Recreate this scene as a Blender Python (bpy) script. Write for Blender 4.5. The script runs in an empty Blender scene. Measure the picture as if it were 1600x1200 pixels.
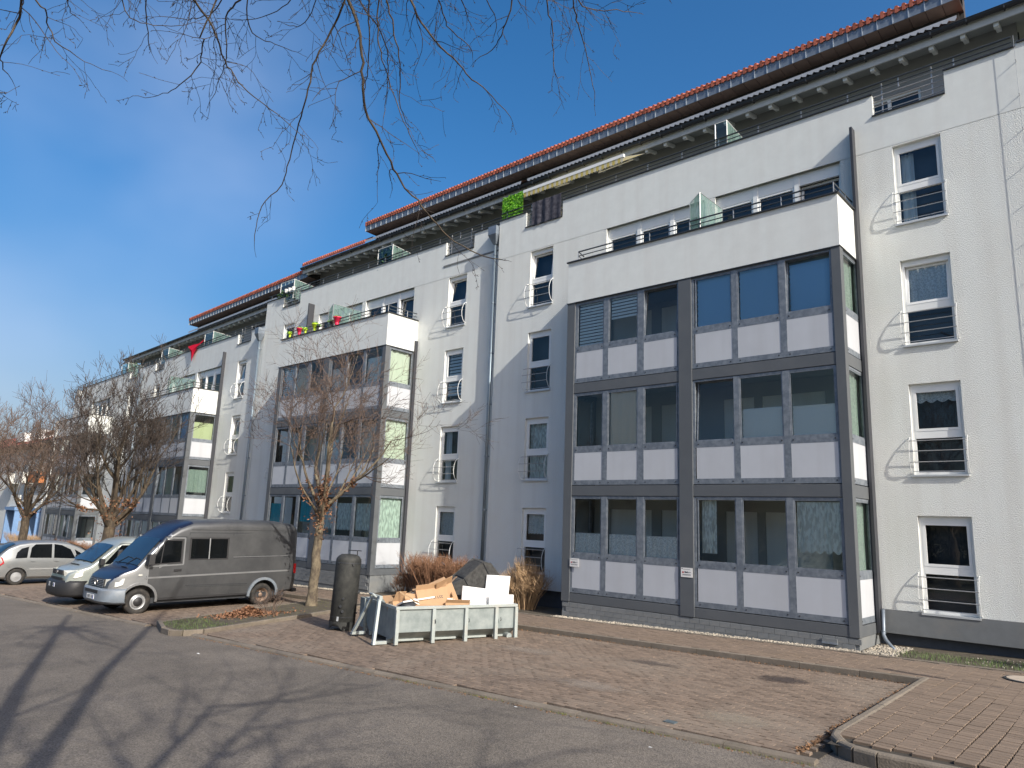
import bpy, bmesh, math, random
import numpy as np
from mathutils import Vector, Matrix
R = math.radians
random.seed(7)
S = bpy.context.scene
COL = S.collection

# ------------------------------------------------------------------ camera
cam_d = bpy.data.cameras.new('camera')
cam = bpy.data.objects.new('camera', cam_d); COL.objects.link(cam)
yaw, pitch, roll = R(-42.336), R(10.882), R(2.168)
cy, sy, cp, sp = math.cos(yaw), math.sin(yaw), math.cos(pitch), math.sin(pitch)
fw = Vector((sy*cp, cy*cp, sp)); ri = Vector((cy, -sy, 0)); up = ri.cross(fw)
r_ = ri*math.cos(roll) + up*math.sin(roll); u_ = -ri*math.sin(roll) + up*math.cos(roll)
cam.matrix_world = Matrix(((r_.x, u_.x, -fw.x, 0), (r_.y, u_.y, -fw.y, 0), (r_.z, u_.z, -fw.z, 0), (0, 0, 0, 1)))
cam_d.sensor_fit = 'HORIZONTAL'; cam_d.sensor_width = 36; cam_d.lens = 36*1120/1600
cam_d.clip_start = .05; cam_d.clip_end = 3000
S.camera = cam

# ------------------------------------------------------------------ light
SUN = Vector((.813, -.189, .549)).normalized()
W = bpy.data.worlds.new('World'); S.world = W; W.use_nodes = True
nt = W.node_tree; nt.nodes.clear()
def nd(t, T, **k):
    n = t.nodes.new(T)
    for a, b in k.items(): setattr(n, a, b)
    return n
out = nd(nt, 'ShaderNodeOutputWorld'); bg = nd(nt, 'ShaderNodeBackground')
sky = nd(nt, 'ShaderNodeTexSky', sky_type='NISHITA', sun_disc=False, sun_elevation=R(33.3), sun_rotation=R(103.1),
         altitude=150, air_density=1.0, dust_density=3.6, ozone_density=2.2)
hs = nd(nt, 'ShaderNodeHueSaturation'); hs.inputs['Saturation'].default_value = 1.4
hs.inputs['Hue'].default_value = .500
tc = nd(nt, 'ShaderNodeTexCoord'); mp = nd(nt, 'ShaderNodeMapping'); mp.inputs['Location'].default_value = (1.37, .62, .15)
mp.inputs['Scale'].default_value = (1.0, 1.0, 1.5)
no = nd(nt, 'ShaderNodeTexNoise'); no.inputs['Scale'].default_value = 2.1; no.inputs['Detail'].default_value = 4; no.inputs['Roughness'].default_value = .45
cr = nd(nt, 'ShaderNodeValToRGB'); cr.color_ramp.elements[0].position = .30; cr.color_ramp.elements[1].position = .72
cr.color_ramp.elements[1].color = (1, 1, 1, 1)
mx = nd(nt, 'ShaderNodeMix', data_type='RGBA'); mx.inputs[7].default_value = (3.9, 4.5, 5.9, 1)
L = nt.links.new
sz = nd(nt, 'ShaderNodeSeparateXYZ'); L(tc.outputs['Generated'], sz.inputs[0]); hz = nd(nt, 'ShaderNodeMapRange', interpolation_type='SMOOTHSTEP'); hz.inputs[1].default_value = 0; hz.inputs[2].default_value = .45; hz.inputs[3].default_value = .60; hz.inputs[4].default_value = 1; L(sz.outputs[2], hz.inputs[0])
sm = nd(nt, 'ShaderNodeVectorMath', operation='SCALE'); L(sky.outputs[0], sm.inputs[0]); L(hz.outputs[0], sm.inputs[3]); L(sm.outputs[0], hs.inputs['Color']); L(tc.outputs['Generated'], mp.inputs[0]); L(mp.outputs[0], no.inputs['Vector'])
L(no.outputs[0], cr.inputs[0])
def cloud(dr, c0, c1, amt):                       # a thin cloud around one direction of the sky
    dp = nd(nt, 'ShaderNodeVectorMath', operation='DOT_PRODUCT'); L(tc.outputs['Generated'], dp.inputs[0]); dp.inputs[1].default_value = Vector(dr).normalized()
    m = nd(nt, 'ShaderNodeMapRange', interpolation_type='SMOOTHSTEP'); m.inputs[1].default_value = c0; m.inputs[2].default_value = c1; m.inputs[4].default_value = amt; L(dp.outputs['Value'], m.inputs[0]); return m.outputs[0]
ad1 = nd(nt, 'ShaderNodeMath', operation='ADD', use_clamp=True); ad2 = nd(nt, 'ShaderNodeMath', operation='ADD', use_clamp=True); ml = nd(nt, 'ShaderNodeMath', operation='MULTIPLY')
L(cloud((-.83, .31, .49), .968, 1.0, .50), ad1.inputs[0]); L(cloud((-.80, .40, .44), .985, 1.0, .05), ad1.inputs[1])
L(ad1.outputs[0], ad2.inputs[0]); L(cloud((-.97, .21, .10), .955, 1.0, .42), ad2.inputs[1]); L(ad2.outputs[0], ml.inputs[0]); L(cr.outputs[0], ml.inputs[1]); L(ml.outputs[0], mx.inputs[0]); L(hs.outputs[0], mx.inputs[6]); L(mx.outputs[2], bg.inputs[0])
bg.inputs[1].default_value = .142
L(bg.outputs[0], out.inputs[0])
sd = bpy.data.lights.new('sun', 'SUN'); sd.energy = 4.2; sd.angle = R(.53); sd.color = (1, .95, .86)
so = bpy.data.objects.new('sun', sd); COL.objects.link(so); so.rotation_euler = SUN.to_track_quat('Z', 'Y').to_euler()
so.location = (20, -10, 30)
S.view_settings.view_transform = 'Standard'; S.view_settings.look = 'None'; S.view_settings.gamma = 1
S.view_settings.use_curve_mapping = False; S.view_settings.exposure = .36
S.render.engine = 'CYCLES'; S.cycles.max_bounces = 7; S.cycles.transparent_max_bounces = 14

# ------------------------------------------------------------------ materials
MATS = {}
def mat(name, col, rough=.7, metal=0, var=.12, vs=6., bump=0., bs=60., dirt=None, ds=1.2, spec=.5, coat=0, island=0, stretch=None, streak=None, bdist=.01):
    """procedural surface: base colour broken up by noise, optional dirt patches, rain streaks, fine relief"""
    if name in MATS: return MATS[name]
    m = bpy.data.materials.new(name); m.use_nodes = True; t = m.node_tree; b = t.nodes['Principled BSDF']; l = t.links.new
    co = nd(t, 'ShaderNodeTexCoord'); src = co.outputs['Object']
    if stretch:
        k = nd(t, 'ShaderNodeMapping'); k.inputs['Scale'].default_value = stretch; l(src, k.inputs[0]); src = k.outputs[0]
    n = nd(t, 'ShaderNodeTexNoise'); n.inputs['Scale'].default_value = vs; n.inputs['Detail'].default_value = 6; n.inputs['Roughness'].default_value = .6
    l(src, n.inputs['Vector'])
    mr = nd(t, 'ShaderNodeMapRange'); mr.inputs[1].default_value = .25; mr.inputs[2].default_value = .75
    mr.inputs[3].default_value = 1-var; mr.inputs[4].default_value = 1+var; l(n.outputs[0], mr.inputs[0])
    mul = nd(t, 'ShaderNodeVectorMath', operation='SCALE'); mul.inputs[0].default_value = col[:3]; l(mr.outputs[0], mul.inputs[3])
    c = mul.outputs[0]
    if island:
        g = nd(t, 'ShaderNodeNewGeometry'); oi = nd(t, 'ShaderNodeObjectInfo')
        ad = nd(t, 'ShaderNodeMath', operation='ADD'); l(g.outputs['Random Per Island'], ad.inputs[0]); l(oi.outputs['Random'], ad.inputs[1])
        fr = nd(t, 'ShaderNodeMath', operation='FRACT'); l(ad.outputs[0], fr.inputs[0])
        m2 = nd(t, 'ShaderNodeMapRange'); m2.inputs[3].default_value = 1-island; m2.inputs[4].default_value = 1+island; l(fr.outputs[0], m2.inputs[0])
        s2 = nd(t, 'ShaderNodeVectorMath', operation='SCALE'); l(c, s2.inputs[0]); l(m2.outputs[0], s2.inputs[3]); c = s2.outputs[0]
    if dirt:
        n2 = nd(t, 'ShaderNodeTexNoise'); n2.inputs['Scale'].default_value = ds; n2.inputs['Detail'].default_value = 5; n2.inputs['Roughness'].default_value = .65
        l(co.outputs['Object'], n2.inputs['Vector'])
        r2 = nd(t, 'ShaderNodeMapRange'); r2.inputs[1].default_value = .48; r2.inputs[2].default_value = .72; r2.inputs[4].default_value = dirt[3]
        l(n2.outputs[0], r2.inputs[0]); mm = nd(t, 'ShaderNodeMix', data_type='RGBA'); l(r2.outputs[0], mm.inputs[0]); l(c, mm.inputs[6]); mm.inputs[7].default_value = (*dirt[:3], 1); c = mm.outputs[2]
    if streak:
        k2 = nd(t, 'ShaderNodeMapping'); k2.inputs['Scale'].default_value = (3.2, 3.2, .16); l(co.outputs['Object'], k2.inputs[0])
        n3 = nd(t, 'ShaderNodeTexNoise'); n3.inputs['Scale'].default_value = 1; n3.inputs['Detail'].default_value = 5; l(k2.outputs[0], n3.inputs['Vector'])
        r3 = nd(t, 'ShaderNodeMapRange'); r3.inputs[1].default_value = .45; r3.inputs[2].default_value = .8; r3.inputs[4].default_value = streak[3]
        l(n3.outputs[0], r3.inputs[0]); m3 = nd(t, 'ShaderNodeMix', data_type='RGBA'); l(r3.outputs[0], m3.inputs[0]); l(c, m3.inputs[6]); m3.inputs[7].default_value = (*streak[:3], 1); c = m3.outputs[2]
    l(c, b.inputs['Base Color'])
    b.inputs['Roughness'].default_value = rough; b.inputs['Metallic'].default_value = metal; b.inputs['Specular IOR Level'].default_value = spec
    b.inputs['Coat Weight'].default_value = coat; b.inputs['Coat Roughness'].default_value = .06
    if bump:
        nb = nd(t, 'ShaderNodeTexNoise'); nb.inputs['Scale'].default_value = bs; nb.inputs['Detail'].default_value = 3; l(src, nb.inputs['Vector'])
        bp = nd(t, 'ShaderNodeBump'); bp.inputs['Strength'].default_value = bump; bp.inputs['Distance'].default_value = bdist
        l(nb.outputs[0], bp.inputs['Height']); l(bp.outputs[0], b.inputs['Normal'])
    MATS[name] = m; return m

def glass(name, tint, base=.04, ior=1.6):
    m = bpy.data.materials.new(name); m.use_nodes = True; t = m.node_tree; t.nodes.clear(); l = t.links.new
    o = nd(t, 'ShaderNodeOutputMaterial'); a = nd(t, 'ShaderNodeBsdfTransparent'); a.inputs[0].default_value = (*tint, 1)
    g = nd(t, 'ShaderNodeBsdfGlossy'); g.inputs['Roughness'].default_value = .0
    co = nd(t, 'ShaderNodeTexCoord'); n = nd(t, 'ShaderNodeTexNoise'); n.inputs['Scale'].default_value = 1.3; l(co.outputs['Object'], n.inputs['Vector'])
    bp = nd(t, 'ShaderNodeBump'); bp.inputs['Strength'].default_value = .10; bp.inputs['Distance'].default_value = .02; l(n.outputs[0], bp.inputs['Height']); l(bp.outputs[0], g.inputs['Normal'])
    f = nd(t, 'ShaderNodeFresnel'); f.inputs['IOR'].default_value = ior
    ad = nd(t, 'ShaderNodeMath', operation='ADD', use_clamp=True); l(f.outputs[0], ad.inputs[0]); ad.inputs[1].default_value = base
    x = nd(t, 'ShaderNodeMixShader'); l(ad.outputs[0], x.inputs[0]); l(a.outputs[0], x.inputs[1]); l(g.outputs[0], x.inputs[2]); l(x.outputs[0], o.inputs[0])
    MATS[name] = m; return m

def lace(name, col, dens=.6, sc=30., trans=.5):
    """thin cloth: part translucent, part see-through through a woven pattern"""
    m = bpy.data.materials.new(name); m.use_nodes = True; t = m.node_tree; t.nodes.clear(); l = t.links.new
    o = nd(t, 'ShaderNodeOutputMaterial'); d = nd(t, 'ShaderNodeBsdfDiffuse'); d.inputs[0].default_value = (*col, 1)
    tr = nd(t, 'ShaderNodeBsdfTranslucent'); tr.inputs[0].default_value = (*col, 1)
    x = nd(t, 'ShaderNodeMixShader'); x.inputs[0].default_value = trans; l(d.outputs[0], x.inputs[1]); l(tr.outputs[0], x.inputs[2])
    if dens < 1:
        co = nd(t, 'ShaderNodeTexCoord'); k = nd(t, 'ShaderNodeMapping'); k.inputs['Scale'].default_value = (1, 1, .28 if sc < 30 else .8); l(co.outputs['Object'], k.inputs[0]); v = nd(t, 'ShaderNodeTexNoise'); v.inputs['Scale'].default_value = sc; v.inputs['Detail'].default_value = 3; l(k.outputs[0], v.inputs['Vector'])
        r = nd(t, 'ShaderNodeMapRange'); r.inputs[1].default_value = .42; r.inputs[2].default_value = .58; r.inputs[3].default_value = min(1, dens+.2); r.inputs[4].default_value = dens-.22; l(v.outputs[0], r.inputs[0])
        tp = nd(t, 'ShaderNodeBsdfTransparent'); y = nd(t, 'ShaderNodeMixShader'); l(r.outputs[0], y.inputs[0]); l(tp.outputs[0], y.inputs[1]); l(x.outputs[0], y.inputs[2]); l(y.outputs[0], o.inputs[0])
    else: l(x.outputs[0], o.inputs[0])
    MATS[name] = m; return m

def two_tone(name, c1, c2, scale, rough=.7, lo=.45, hi=.6, metal=0, bump=.3, stretch=(1, 1, 1)):
    m = bpy.data.materials.new(name); m.use_nodes = True; t = m.node_tree; b = t.nodes['Principled BSDF']; l = t.links.new
    co = nd(t, 'ShaderNodeTexCoord'); k = nd(t, 'ShaderNodeMapping'); k.inputs['Scale'].default_value = stretch; l(co.outputs['Object'], k.inputs[0])
    n = nd(t, 'ShaderNodeTexNoise'); n.inputs['Scale'].default_value = scale; n.inputs['Detail'].default_value = 8; n.inputs['Roughness'].default_value = .65; l(k.outputs[0], n.inputs['Vector'])
    r = nd(t, 'ShaderNodeMapRange'); r.inputs[1].default_value = lo; r.inputs[2].default_value = hi; l(n.outputs[0], r.inputs[0])
    x = nd(t, 'ShaderNodeMix', data_type='RGBA'); l(r.outputs[0], x.inputs[0]); x.inputs[6].default_value = (*c1, 1); x.inputs[7].default_value = (*c2, 1); l(x.outputs[2], b.inputs['Base Color'])
    b.inputs['Roughness'].default_value = rough; b.inputs['Metallic'].default_value = metal
    bp = nd(t, 'ShaderNodeBump'); bp.inputs['Strength'].default_value = bump; bp.inputs['Distance'].default_value = .01; l(n.outputs[0], bp.inputs['Height']); l(bp.outputs[0], b.inputs['Normal'])
    MATS[name] = m; return m

M_RENDER = mat('roughcast_render', (.735, .755, .73), .92, var=.10, vs=60, bump=1.0, bs=52, dirt=(.68, .67, .62, .4), ds=.7, bdist=.016, streak=(.60, .595, .56, .5), spec=.2)
M_SMOOTH = mat('fine_render', (.72, .745, .725), .92, var=.05, vs=3, bump=.5, bs=90, streak=(.62, .615, .59, .45), bdist=.006, spec=.2)
M_GREY = mat('grey_cladding', (.098, .107, .117), .55, var=.06, vs=2.5, dirt=(.13, .135, .14, .5), ds=.9, bump=.05, bs=40)
M_GREYWALL = mat('grey_plinth_paint', (.17, .18, .185), .8, var=.09, vs=5, dirt=(.22, .21, .19, .6), ds=1.4, bump=.25, bs=60)
M_BLOCK = mat('painted_block', (.18, .19, .195), .8, var=.08, vs=9, bump=.3, bs=70, island=.07, dirt=(.24, .225, .2, .5), ds=2)
M_GALV = two_tone('galvanised_steel', (.145, .168, .20), (.225, .25, .28), 9, .5, .4, .62, metal=.25, bump=.04)
M_PANEL = mat('white_spandrel', (.485, .505, .54), .5, var=.05, vs=1.5, island=.035, streak=(.40, .405, .42, .45))
M_WHITE = mat('white_upvc', (.80, .81, .80), .35, var=.03, vs=3)
M_SILL = mat('sill_metal', (.55, .57, .58), .45, metal=.3, var=.06)
M_RAIL = mat('painted_rail', (.42, .43, .44), .4, metal=.5, var=.06)
M_DRAIL = mat('dark_rail', (.06, .07, .08), .45, metal=.3, var=.1)
M_ZINC = two_tone('weathered_zinc', (.16, .19, .23), (.27, .31, .36), 3, .45, .35, .65, metal=.4, bump=.05)
M_SOFFIT = mat('brown_soffit', (.175, .125, .10), .7, var=.12, vs=3, island=.12)
M_TILE = mat('clay_tile', (.31, .085, .05), .8, var=.2, vs=9, island=.3, bump=.2)
M_DARK = mat('dark_metal', (.03, .033, .038), .5, var=.15)
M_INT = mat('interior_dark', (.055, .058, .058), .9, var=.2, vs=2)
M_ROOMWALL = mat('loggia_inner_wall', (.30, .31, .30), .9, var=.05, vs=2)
M_GLASS = glass('bay_glass', (.95, .975, .965), .045, 1.28)
M_GLASSW = glass('window_glass', (.88, .93, .95), .055, 1.33)
M_GLASSG = lace('frosted_green_glass', (.28, .42, .38), .75, 9, .55)
M_GLASSC = glass('clear_divider_glass', (.72, .85, .82), .05, 1.5)
M_LACE = lace('white_lace', (.93, .97, .95), .93, 42, .15)
M_LACE2 = lace('patterned_net', (.88, .96, .93), .87, 22, .18)
M_CURT = lace('cream_cloth', (.58, .66, .55), 1, 1, .25)
M_BEIGE = lace('beige_cloth', (.78, .70, .58), 1, 1, .15)
M_BLUEBL = lace('blue_pleated_blind', (.34, .60, .88), 1, 1, .12)
M_ZEBRA = lace('pale_striped_blind', (.80, .88, .92), 1, 1, .12)
M_TEAL = lace('turquoise_curtain', (.06, .50, .62), 1, 1, .3)
M_NETG = lace('side_net', (.26, .35, .31), .92, 42, .25); M_NETP = lace('side_patterned_net', (.50, .64, .57), .80, 20, .25)
M_LIME = lace('lime_cloth', (.52, .60, .36), 1, 1, .3)
M_WHITEBL = lace('white_pleated_blind', (.82, .88, .88), 1, 1, .12)

# ------------------------------------------------------------------ mesh helpers
class MB:
    org = (0, 0, 0)
    def __init__(s): s.v = []; s.f = []; s.m = []; s.cur = 0
    def add(s, vs, fs):
        n = len(s.v); s.v += [tuple(p) for p in vs]; s.f += [tuple(i+n for i in f) for f in fs]; s.m += [s.cur]*len(fs); return s
    def box(s, x0, x1, y0, y1, z0, z1, c=0):
        if x0 > x1: x0, x1 = x1, x0
        if y0 > y1: y0, y1 = y1, y0
        if z0 > z1: z0, z1 = z1, z0
        if c:                                     # chamfered outer edges (12-edge bevel)
            return s.cbox(x0, x1, y0, y1, z0, z1, c)
        return s.add([(x0,y0,z0),(x1,y0,z0),(x1,y1,z0),(x0,y1,z0),(x0,y0,z1),(x1,y0,z1),(x1,y1,z1),(x0,y1,z1)],
              [(3,2,1,0),(4,5,6,7),(0,1,5,4),(1,2,6,5),(2,3,7,6),(3,0,4,7)])
    def cbox(s, x0, x1, y0, y1, z0, z1, c):
        v = []; 
        for z, e in ((z0, 0), (z1-c, 0), (z1, c)):
            v += [(x0+e,y0+e,z),(x1-e,y0+e,z),(x1-e,y1-e,z),(x0+e,y1-e,z)]
        return s.add(v, [(3,2,1,0),(8,9,10,11)]+[(i+k*4,(i+1)%4+k*4,(i+1)%4+k*4+4,i+k*4+4) for k in (0,1) for i in range(4)])
    def obox(s, o, a, b, c):
        o, a, b, c = map(Vector, (o, a, b, c))
        v = [o, o+a, o+a+b, o+b, o+c, o+a+c, o+a+b+c, o+b+c]
        fl = [(3,2,1,0),(4,5,6,7),(0,1,5,4),(1,2,6,5),(2,3,7,6),(3,0,4,7)]
        if a.cross(b).dot(c) < 0: fl = [f[::-1] for f in fl]
        return s.add(v, fl)
    def poly(s, pts): return s.add(pts, [tuple(range(len(pts)))])
    def prism(s, pts, d):
        d = Vector(d); n = len(pts); p = [Vector(q) for q in pts]
        return s.add(p+[q+d for q in p], [tuple(range(n))[::-1], tuple(range(n, 2*n))]+[(i,(i+1)%n,(i+1)%n+n,i+n) for i in range(n)])
    def tube(s, path, rad, n=6, cap=True):
        P = [Vector(p) for p in path]; k = len(P)
        if not isinstance(rad, (list, tuple)): rad = [rad]*k
        t = (P[1]-P[0]).normalized(); a = t.orthogonal().normalized(); vs = []
        for i, p in enumerate(P):
            t = ((P[min(i+1,k-1)]-P[max(i-1,0)])).normalized(); a = (a-t*a.dot(t)).normalized(); b = t.cross(a)
            vs += [p+(a*math.cos(2*math.pi*j/n)+b*math.sin(2*math.pi*j/n))*rad[i] for j in range(n)]
        fs = [(i*n+j, i*n+(j+1)%n, (i+1)*n+(j+1)%n, (i+1)*n+j) for i in range(k-1) for j in range(n)]
        if cap: fs += [tuple(range(n))[::-1], tuple(range((k-1)*n, k*n))]
        return s.add(vs, fs)
    def lathe(s, prof, c=(0,0,0), axis='z', n=20, cap=True):
        vs = []
        for r, h in prof:
            for j in range(n):
                a = 2*math.pi*j/n; x, y = r*math.cos(a), r*math.sin(a)
                q = (x, y, h) if axis == 'z' else ((h, x, y) if axis == 'x' else (y, h, x))
                vs.append((c[0]+q[0], c[1]+q[1], c[2]+q[2]))
        k = len(prof); fs = [(i*n+j, i*n+(j+1)%n, (i+1)*n+(j+1)%n, (i+1)*n+j) for i in range(k-1) for j in range(n)]
        if cap: fs += [tuple(range(n))[::-1], tuple(range((k-1)*n, k*n))]
        return s.add(vs, fs)
    def build(s, name, m, parent=None, smooth=False, label=None, bevel=0, org=None):
        o_ = MB.org if org is None else org
        me = bpy.data.meshes.new(name)
        me.from_pydata([(a-o_[0], b-o_[1], c-o_[2]) for a, b, c in s.v], [], s.f)
        for x in (m if isinstance(m, (list, tuple)) else [m]): me.materials.append(x)
        if max(s.m, default=0): me.polygons.foreach_set('material_index', s.m)
        if smooth: me.polygons.foreach_set('use_smooth', [True]*len(me.polygons))
        me.update()
        o = bpy.data.objects.new(name, me); COL.objects.link(o)
        if parent: o.parent = parent
        if label: o['label'] = label
        if bevel:
            b = o.modifiers.new('bevel', 'BEVEL'); b.width = bevel; b.segments = 2; b.limit_method = 'ANGLE'; b.angle_limit = R(40)
        return o

def empty(name, loc, rz=0, label=None, cat=None, group=None, sc=1):
    o = bpy.data.objects.new(name, None); COL.objects.link(o); o.location = loc; o.rotation_euler = (0, 0, rz); o.scale = (sc,)*3
    o.empty_display_size = .3
    return tag(o, label, cat, group)
def tag(o, label=None, cat=None, group=None, kind=None):
    if label: o['label'] = label
    if cat: o['category'] = cat
    if group: o['group'] = group
    if kind: o['kind'] = kind
    return o
def inst(o, parent=None, loc=None, rot=None, name=None):
    c = o.copy(); COL.objects.link(c); c.parent = parent
    if loc is not None: c.location = loc
    if rot is not None: c.rotation_euler = rot
    return c
def copy_tree(o, parent=None):
    c = o.copy(); COL.objects.link(c); c.parent = parent
    for ch in list(o.children): copy_tree(ch, c)
    return c
def gz(x, y): return -2.216 + .0218*max(x, -75) + .012*(min(max(y, 6), 20)-15.6)

# ------------------------------------------------------------------ ground
M_ASPH = two_tone('asphalt', (.105, .090, .074), (.175, .150, .124), .55, .9, .3, .75, bump=.0)
def asphalt():
    m = MATS['asphalt']; t = m.node_tree; b = t.nodes['Principled BSDF']; l = t.links.new
    co = nd(t, 'ShaderNodeTexCoord'); n = nd(t, 'ShaderNodeTexVoronoi'); n.inputs['Scale'].default_value = 75; l(co.outputs['Object'], n.inputs['Vector'])
    n2 = nd(t, 'ShaderNodeTexNoise'); n2.inputs['Scale'].default_value = 160; l(co.outputs['Object'], n2.inputs['Vector'])
    src = b.inputs['Base Color'].links[0].from_socket
    mr = nd(t, 'ShaderNodeMapRange'); mr.inputs[1].default_value = 0; mr.inputs[2].default_value = 1; mr.inputs[3].default_value = .62; mr.inputs[4].default_value = 1.45
    sp = nd(t, 'ShaderNodeSeparateColor'); l(n.outputs['Color'], sp.inputs[0]); l(sp.outputs[0], mr.inputs[0])
    s = nd(t, 'ShaderNodeVectorMath', operation='SCALE'); l(src, s.inputs[0]); l(mr.outputs[0], s.inputs[3]); l(s.outputs[0], b.inputs['Base Color'])
    bp = nd(t, 'ShaderNodeBump'); bp.inputs['Strength'].default_value = .7; bp.inputs['Distance'].default_value = .006; l(n.outputs['Distance'], bp.inputs['Height']); l(bp.outputs[0], b.inputs['Normal'])
asphalt()
M_SOIL = two_tone('soil', (.055, .042, .03), (.10, .085, .06), 6, .95, .35, .65, bump=.8)
M_GRASSG = two_tone('verge_ground', (.06, .075, .03), (.12, .10, .06), 1.5, .95, .4, .6, bump=.6)
M_KERB = mat('concrete_kerb', (.185, .155, .122), .9, var=.16, vs=8, bump=.6, bs=50, dirt=(.13, .11, .08, .7), ds=2.2, island=.10)
M_PAVE = mat('red_paving', (.178, .132, .098), .9, var=.2, vs=14, bump=.5, bs=90, island=.2, dirt=(.225, .185, .145, .75), ds=.5)
M_PAVE2 = mat('walk_paving', (.178, .132, .098), .9, var=.14, vs=14, bump=.5, bs=90, island=.13, dirt=(.18, .13, .085, .5), ds=1.1)
M_JOINT = two_tone('joint_sand', (.03, .025, .02), (.065, .055, .042), 3, .95, .4, .7, bump=.5)
M_GRAVEL = mat('pale_gravel', (.36, .32, .26), .8, var=.25, vs=20, island=.35)

def YK(x): return 8.33+.055*(x+3)                # road kerb line, slightly askew to the facade
def sheet(name, x0, x1, y0, y1, dz, m, step=4., label=None, kind='structure', edge=None):
    nx = max(1, int((x1-x0)/step)); ny = max(1, int((y1-y0)/step)); b = MB()
    vs = [(x0+(x1-x0)*i/nx, (y0 if not edge else YK(x0+(x1-x0)*i/nx)+edge)*(1-j/ny)+y1*j/ny) for j in range(ny+1) for i in range(nx+1)]
    b.add([(x, y, gz(x, y)+dz) for x, y in vs], [(j*(nx+1)+i, j*(nx+1)+i+1, (j+1)*(nx+1)+i+1, (j+1)*(nx+1)+i) for j in range(ny) for i in range(nx)])
    o = b.build(name, m); tag(o, label=label, kind=kind); return o
sheet('ground', -900, 900, -900, 900, -.16, M_GRASSG, 30, 'grassy and sandy ground around the street')
road = sheet('road', -200, 60, -4.5, 8.5, -.035, M_ASPH, 4, 'dark grey asphalt street with fine grain and tree shadows')
sheet('road', -3.6, 60, 8.5, 8.9, -.035, M_ASPH, 3, 'strip of asphalt street beside the raised pavement')
bed = sheet('parking_bay', -60, -3.06, 8.2, 13.42, -.024, M_JOINT, 2, 'reddish block paved parking strip along the street', edge=.05)
walk = sheet('walkway', -90, 12, 13.52, 15.24, .085, M_JOINT, 3, 'narrow pinkish paved walkway in front of the building')
apron = sheet('pavement', -3.05, 12, 8.75, 13.5, .088, M_JOINT, 3, 'raised block paved pavement at the right end of the parking strip')
soil = sheet('planting_bed', -90, 12, 15.34, 21, .085, M_SOIL, 1.5, 'dark soil strip between the walkway and the building')

def stone(b, x0, x1, y0, y1, z, h=.06, c=.006, tilt=0):
    n = len(b.v); b.cbox(x0, x1, y0, y1, z-h, z+random.uniform(-.003, .003), c)
    if tilt:
        for i in range(n, len(b.v)):
            p = b.v[i]; b.v[i] = (p[0], p[1], p[2]+(p[0]-x0)*tilt)
# parking pavers: running bond, rows along the street
def parking():
    b = MB(); rows = []; y = 6.6
    while y < 13.34: rows.append(y); y += .101
    stripe_rand = random.Random(3)
    for k, y in enumerate(rows):
        x = -31 + (k % 2)*.1
        while x < -3.32:
            if y < YK(x+.1)+.085: x += .201; continue
            if not (x < -16.1+0 and inside_island(x+.1, y+.05)):
                dz = .004*math.sin(x*2.1+y)*math.sin(y*1.7)
                stone(b, x+.004, x+.197, y+.005, y+.097, gz(x+.1, y)+.004+dz, .05, .0045)
            x += .201
    o = b.build('paving_stones', M_PAVE, bed); tag(o, kind='stuff'); return o
ISL = [(-18.1, 7.72), (-16.85, 7.32), (-16.2, 7.38), (-16.05, 7.8), (-17.0, 11.1), (-17.75, 13.4), (-20.0, 13.4), (-19.2, 10.5)]
def inside_island(x, y, P=None):
    P = P or ISL; c = False; n = len(P)
    for i in range(n):
        (a, b), (d, e) = P[i], P[(i+1) % n]
        if (b > y) != (e > y) and x < (d-a)*(y-b)/(e-b)+a: c = not c
    return c
parking()
sheet('parking_bay_far', -90, -31, 8.2, 13.42, -.003, M_PAVE, 3, 'far part of the paved parking strip under the parked cars', edge=.08)
# walkway pavers
def walkway():
    b = MB(); k = 0; x = -26.
    while x < 3:
        y = 13.56 + (k % 2)*.05
        while y < 15.17:
            stone(b, x+.003, x+.198, y+.003, y+.098, gz(x, y)+.097, .03, .005); y += .101
        x += .201; k += 1
    tag(b.build('paving_stones', M_PAVE2, walk), kind='stuff')
walkway()
# right pavement: the nearest stones one by one, the rest joined
def apron_stones():
    proto = MB().cbox(-.0935, .0935, -.0440, .0440, -.035, 0, .004).build('paving_stone', M_PAVE2, apron, org=(0, 0, 0))
    spots = []; k = 0; x = -3.05
    while x < 3.0:
        y = 8.9 + (k % 2)*.05
        while y < 13.4:
            cx, cy = x+.1+.012*math.sin(y*1.3+k), y+.05
            if not (cx < -2.75 and cy < 9.15): spots.append((cx, cy, k))
            y += .101
        x += .2; k += 1
    def vis(p):                                  # stones the photograph shows, largest first
        d = math.hypot(p[0], p[1]); return d if (p[0] < -.118*p[1] - .12) else d+100
    spots.sort(key=vis); rest = MB(); first = True
    for i, (cx, cy, k) in enumerate(spots):
        z = gz(cx, cy)+.118+random.uniform(-.003, .003); rz = random.uniform(-.02, .02); s = random.uniform(.975, 1.01)
        if i < 300:
            o = proto if first else inst(proto, apron); first = False
            o.location = (cx, cy, z); o.rotation_euler = (random.uniform(-.012, .012), random.uniform(-.012, .012), rz); o.scale = (s, s, 1)
        else: rest.cbox(cx-.0965, cx+.0965, cy-.047, cy+.047, z-.035, z, .006)
    tag(rest.build('paving_stones', M_PAVE2, apron), kind='stuff')
apron_stones()
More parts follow.
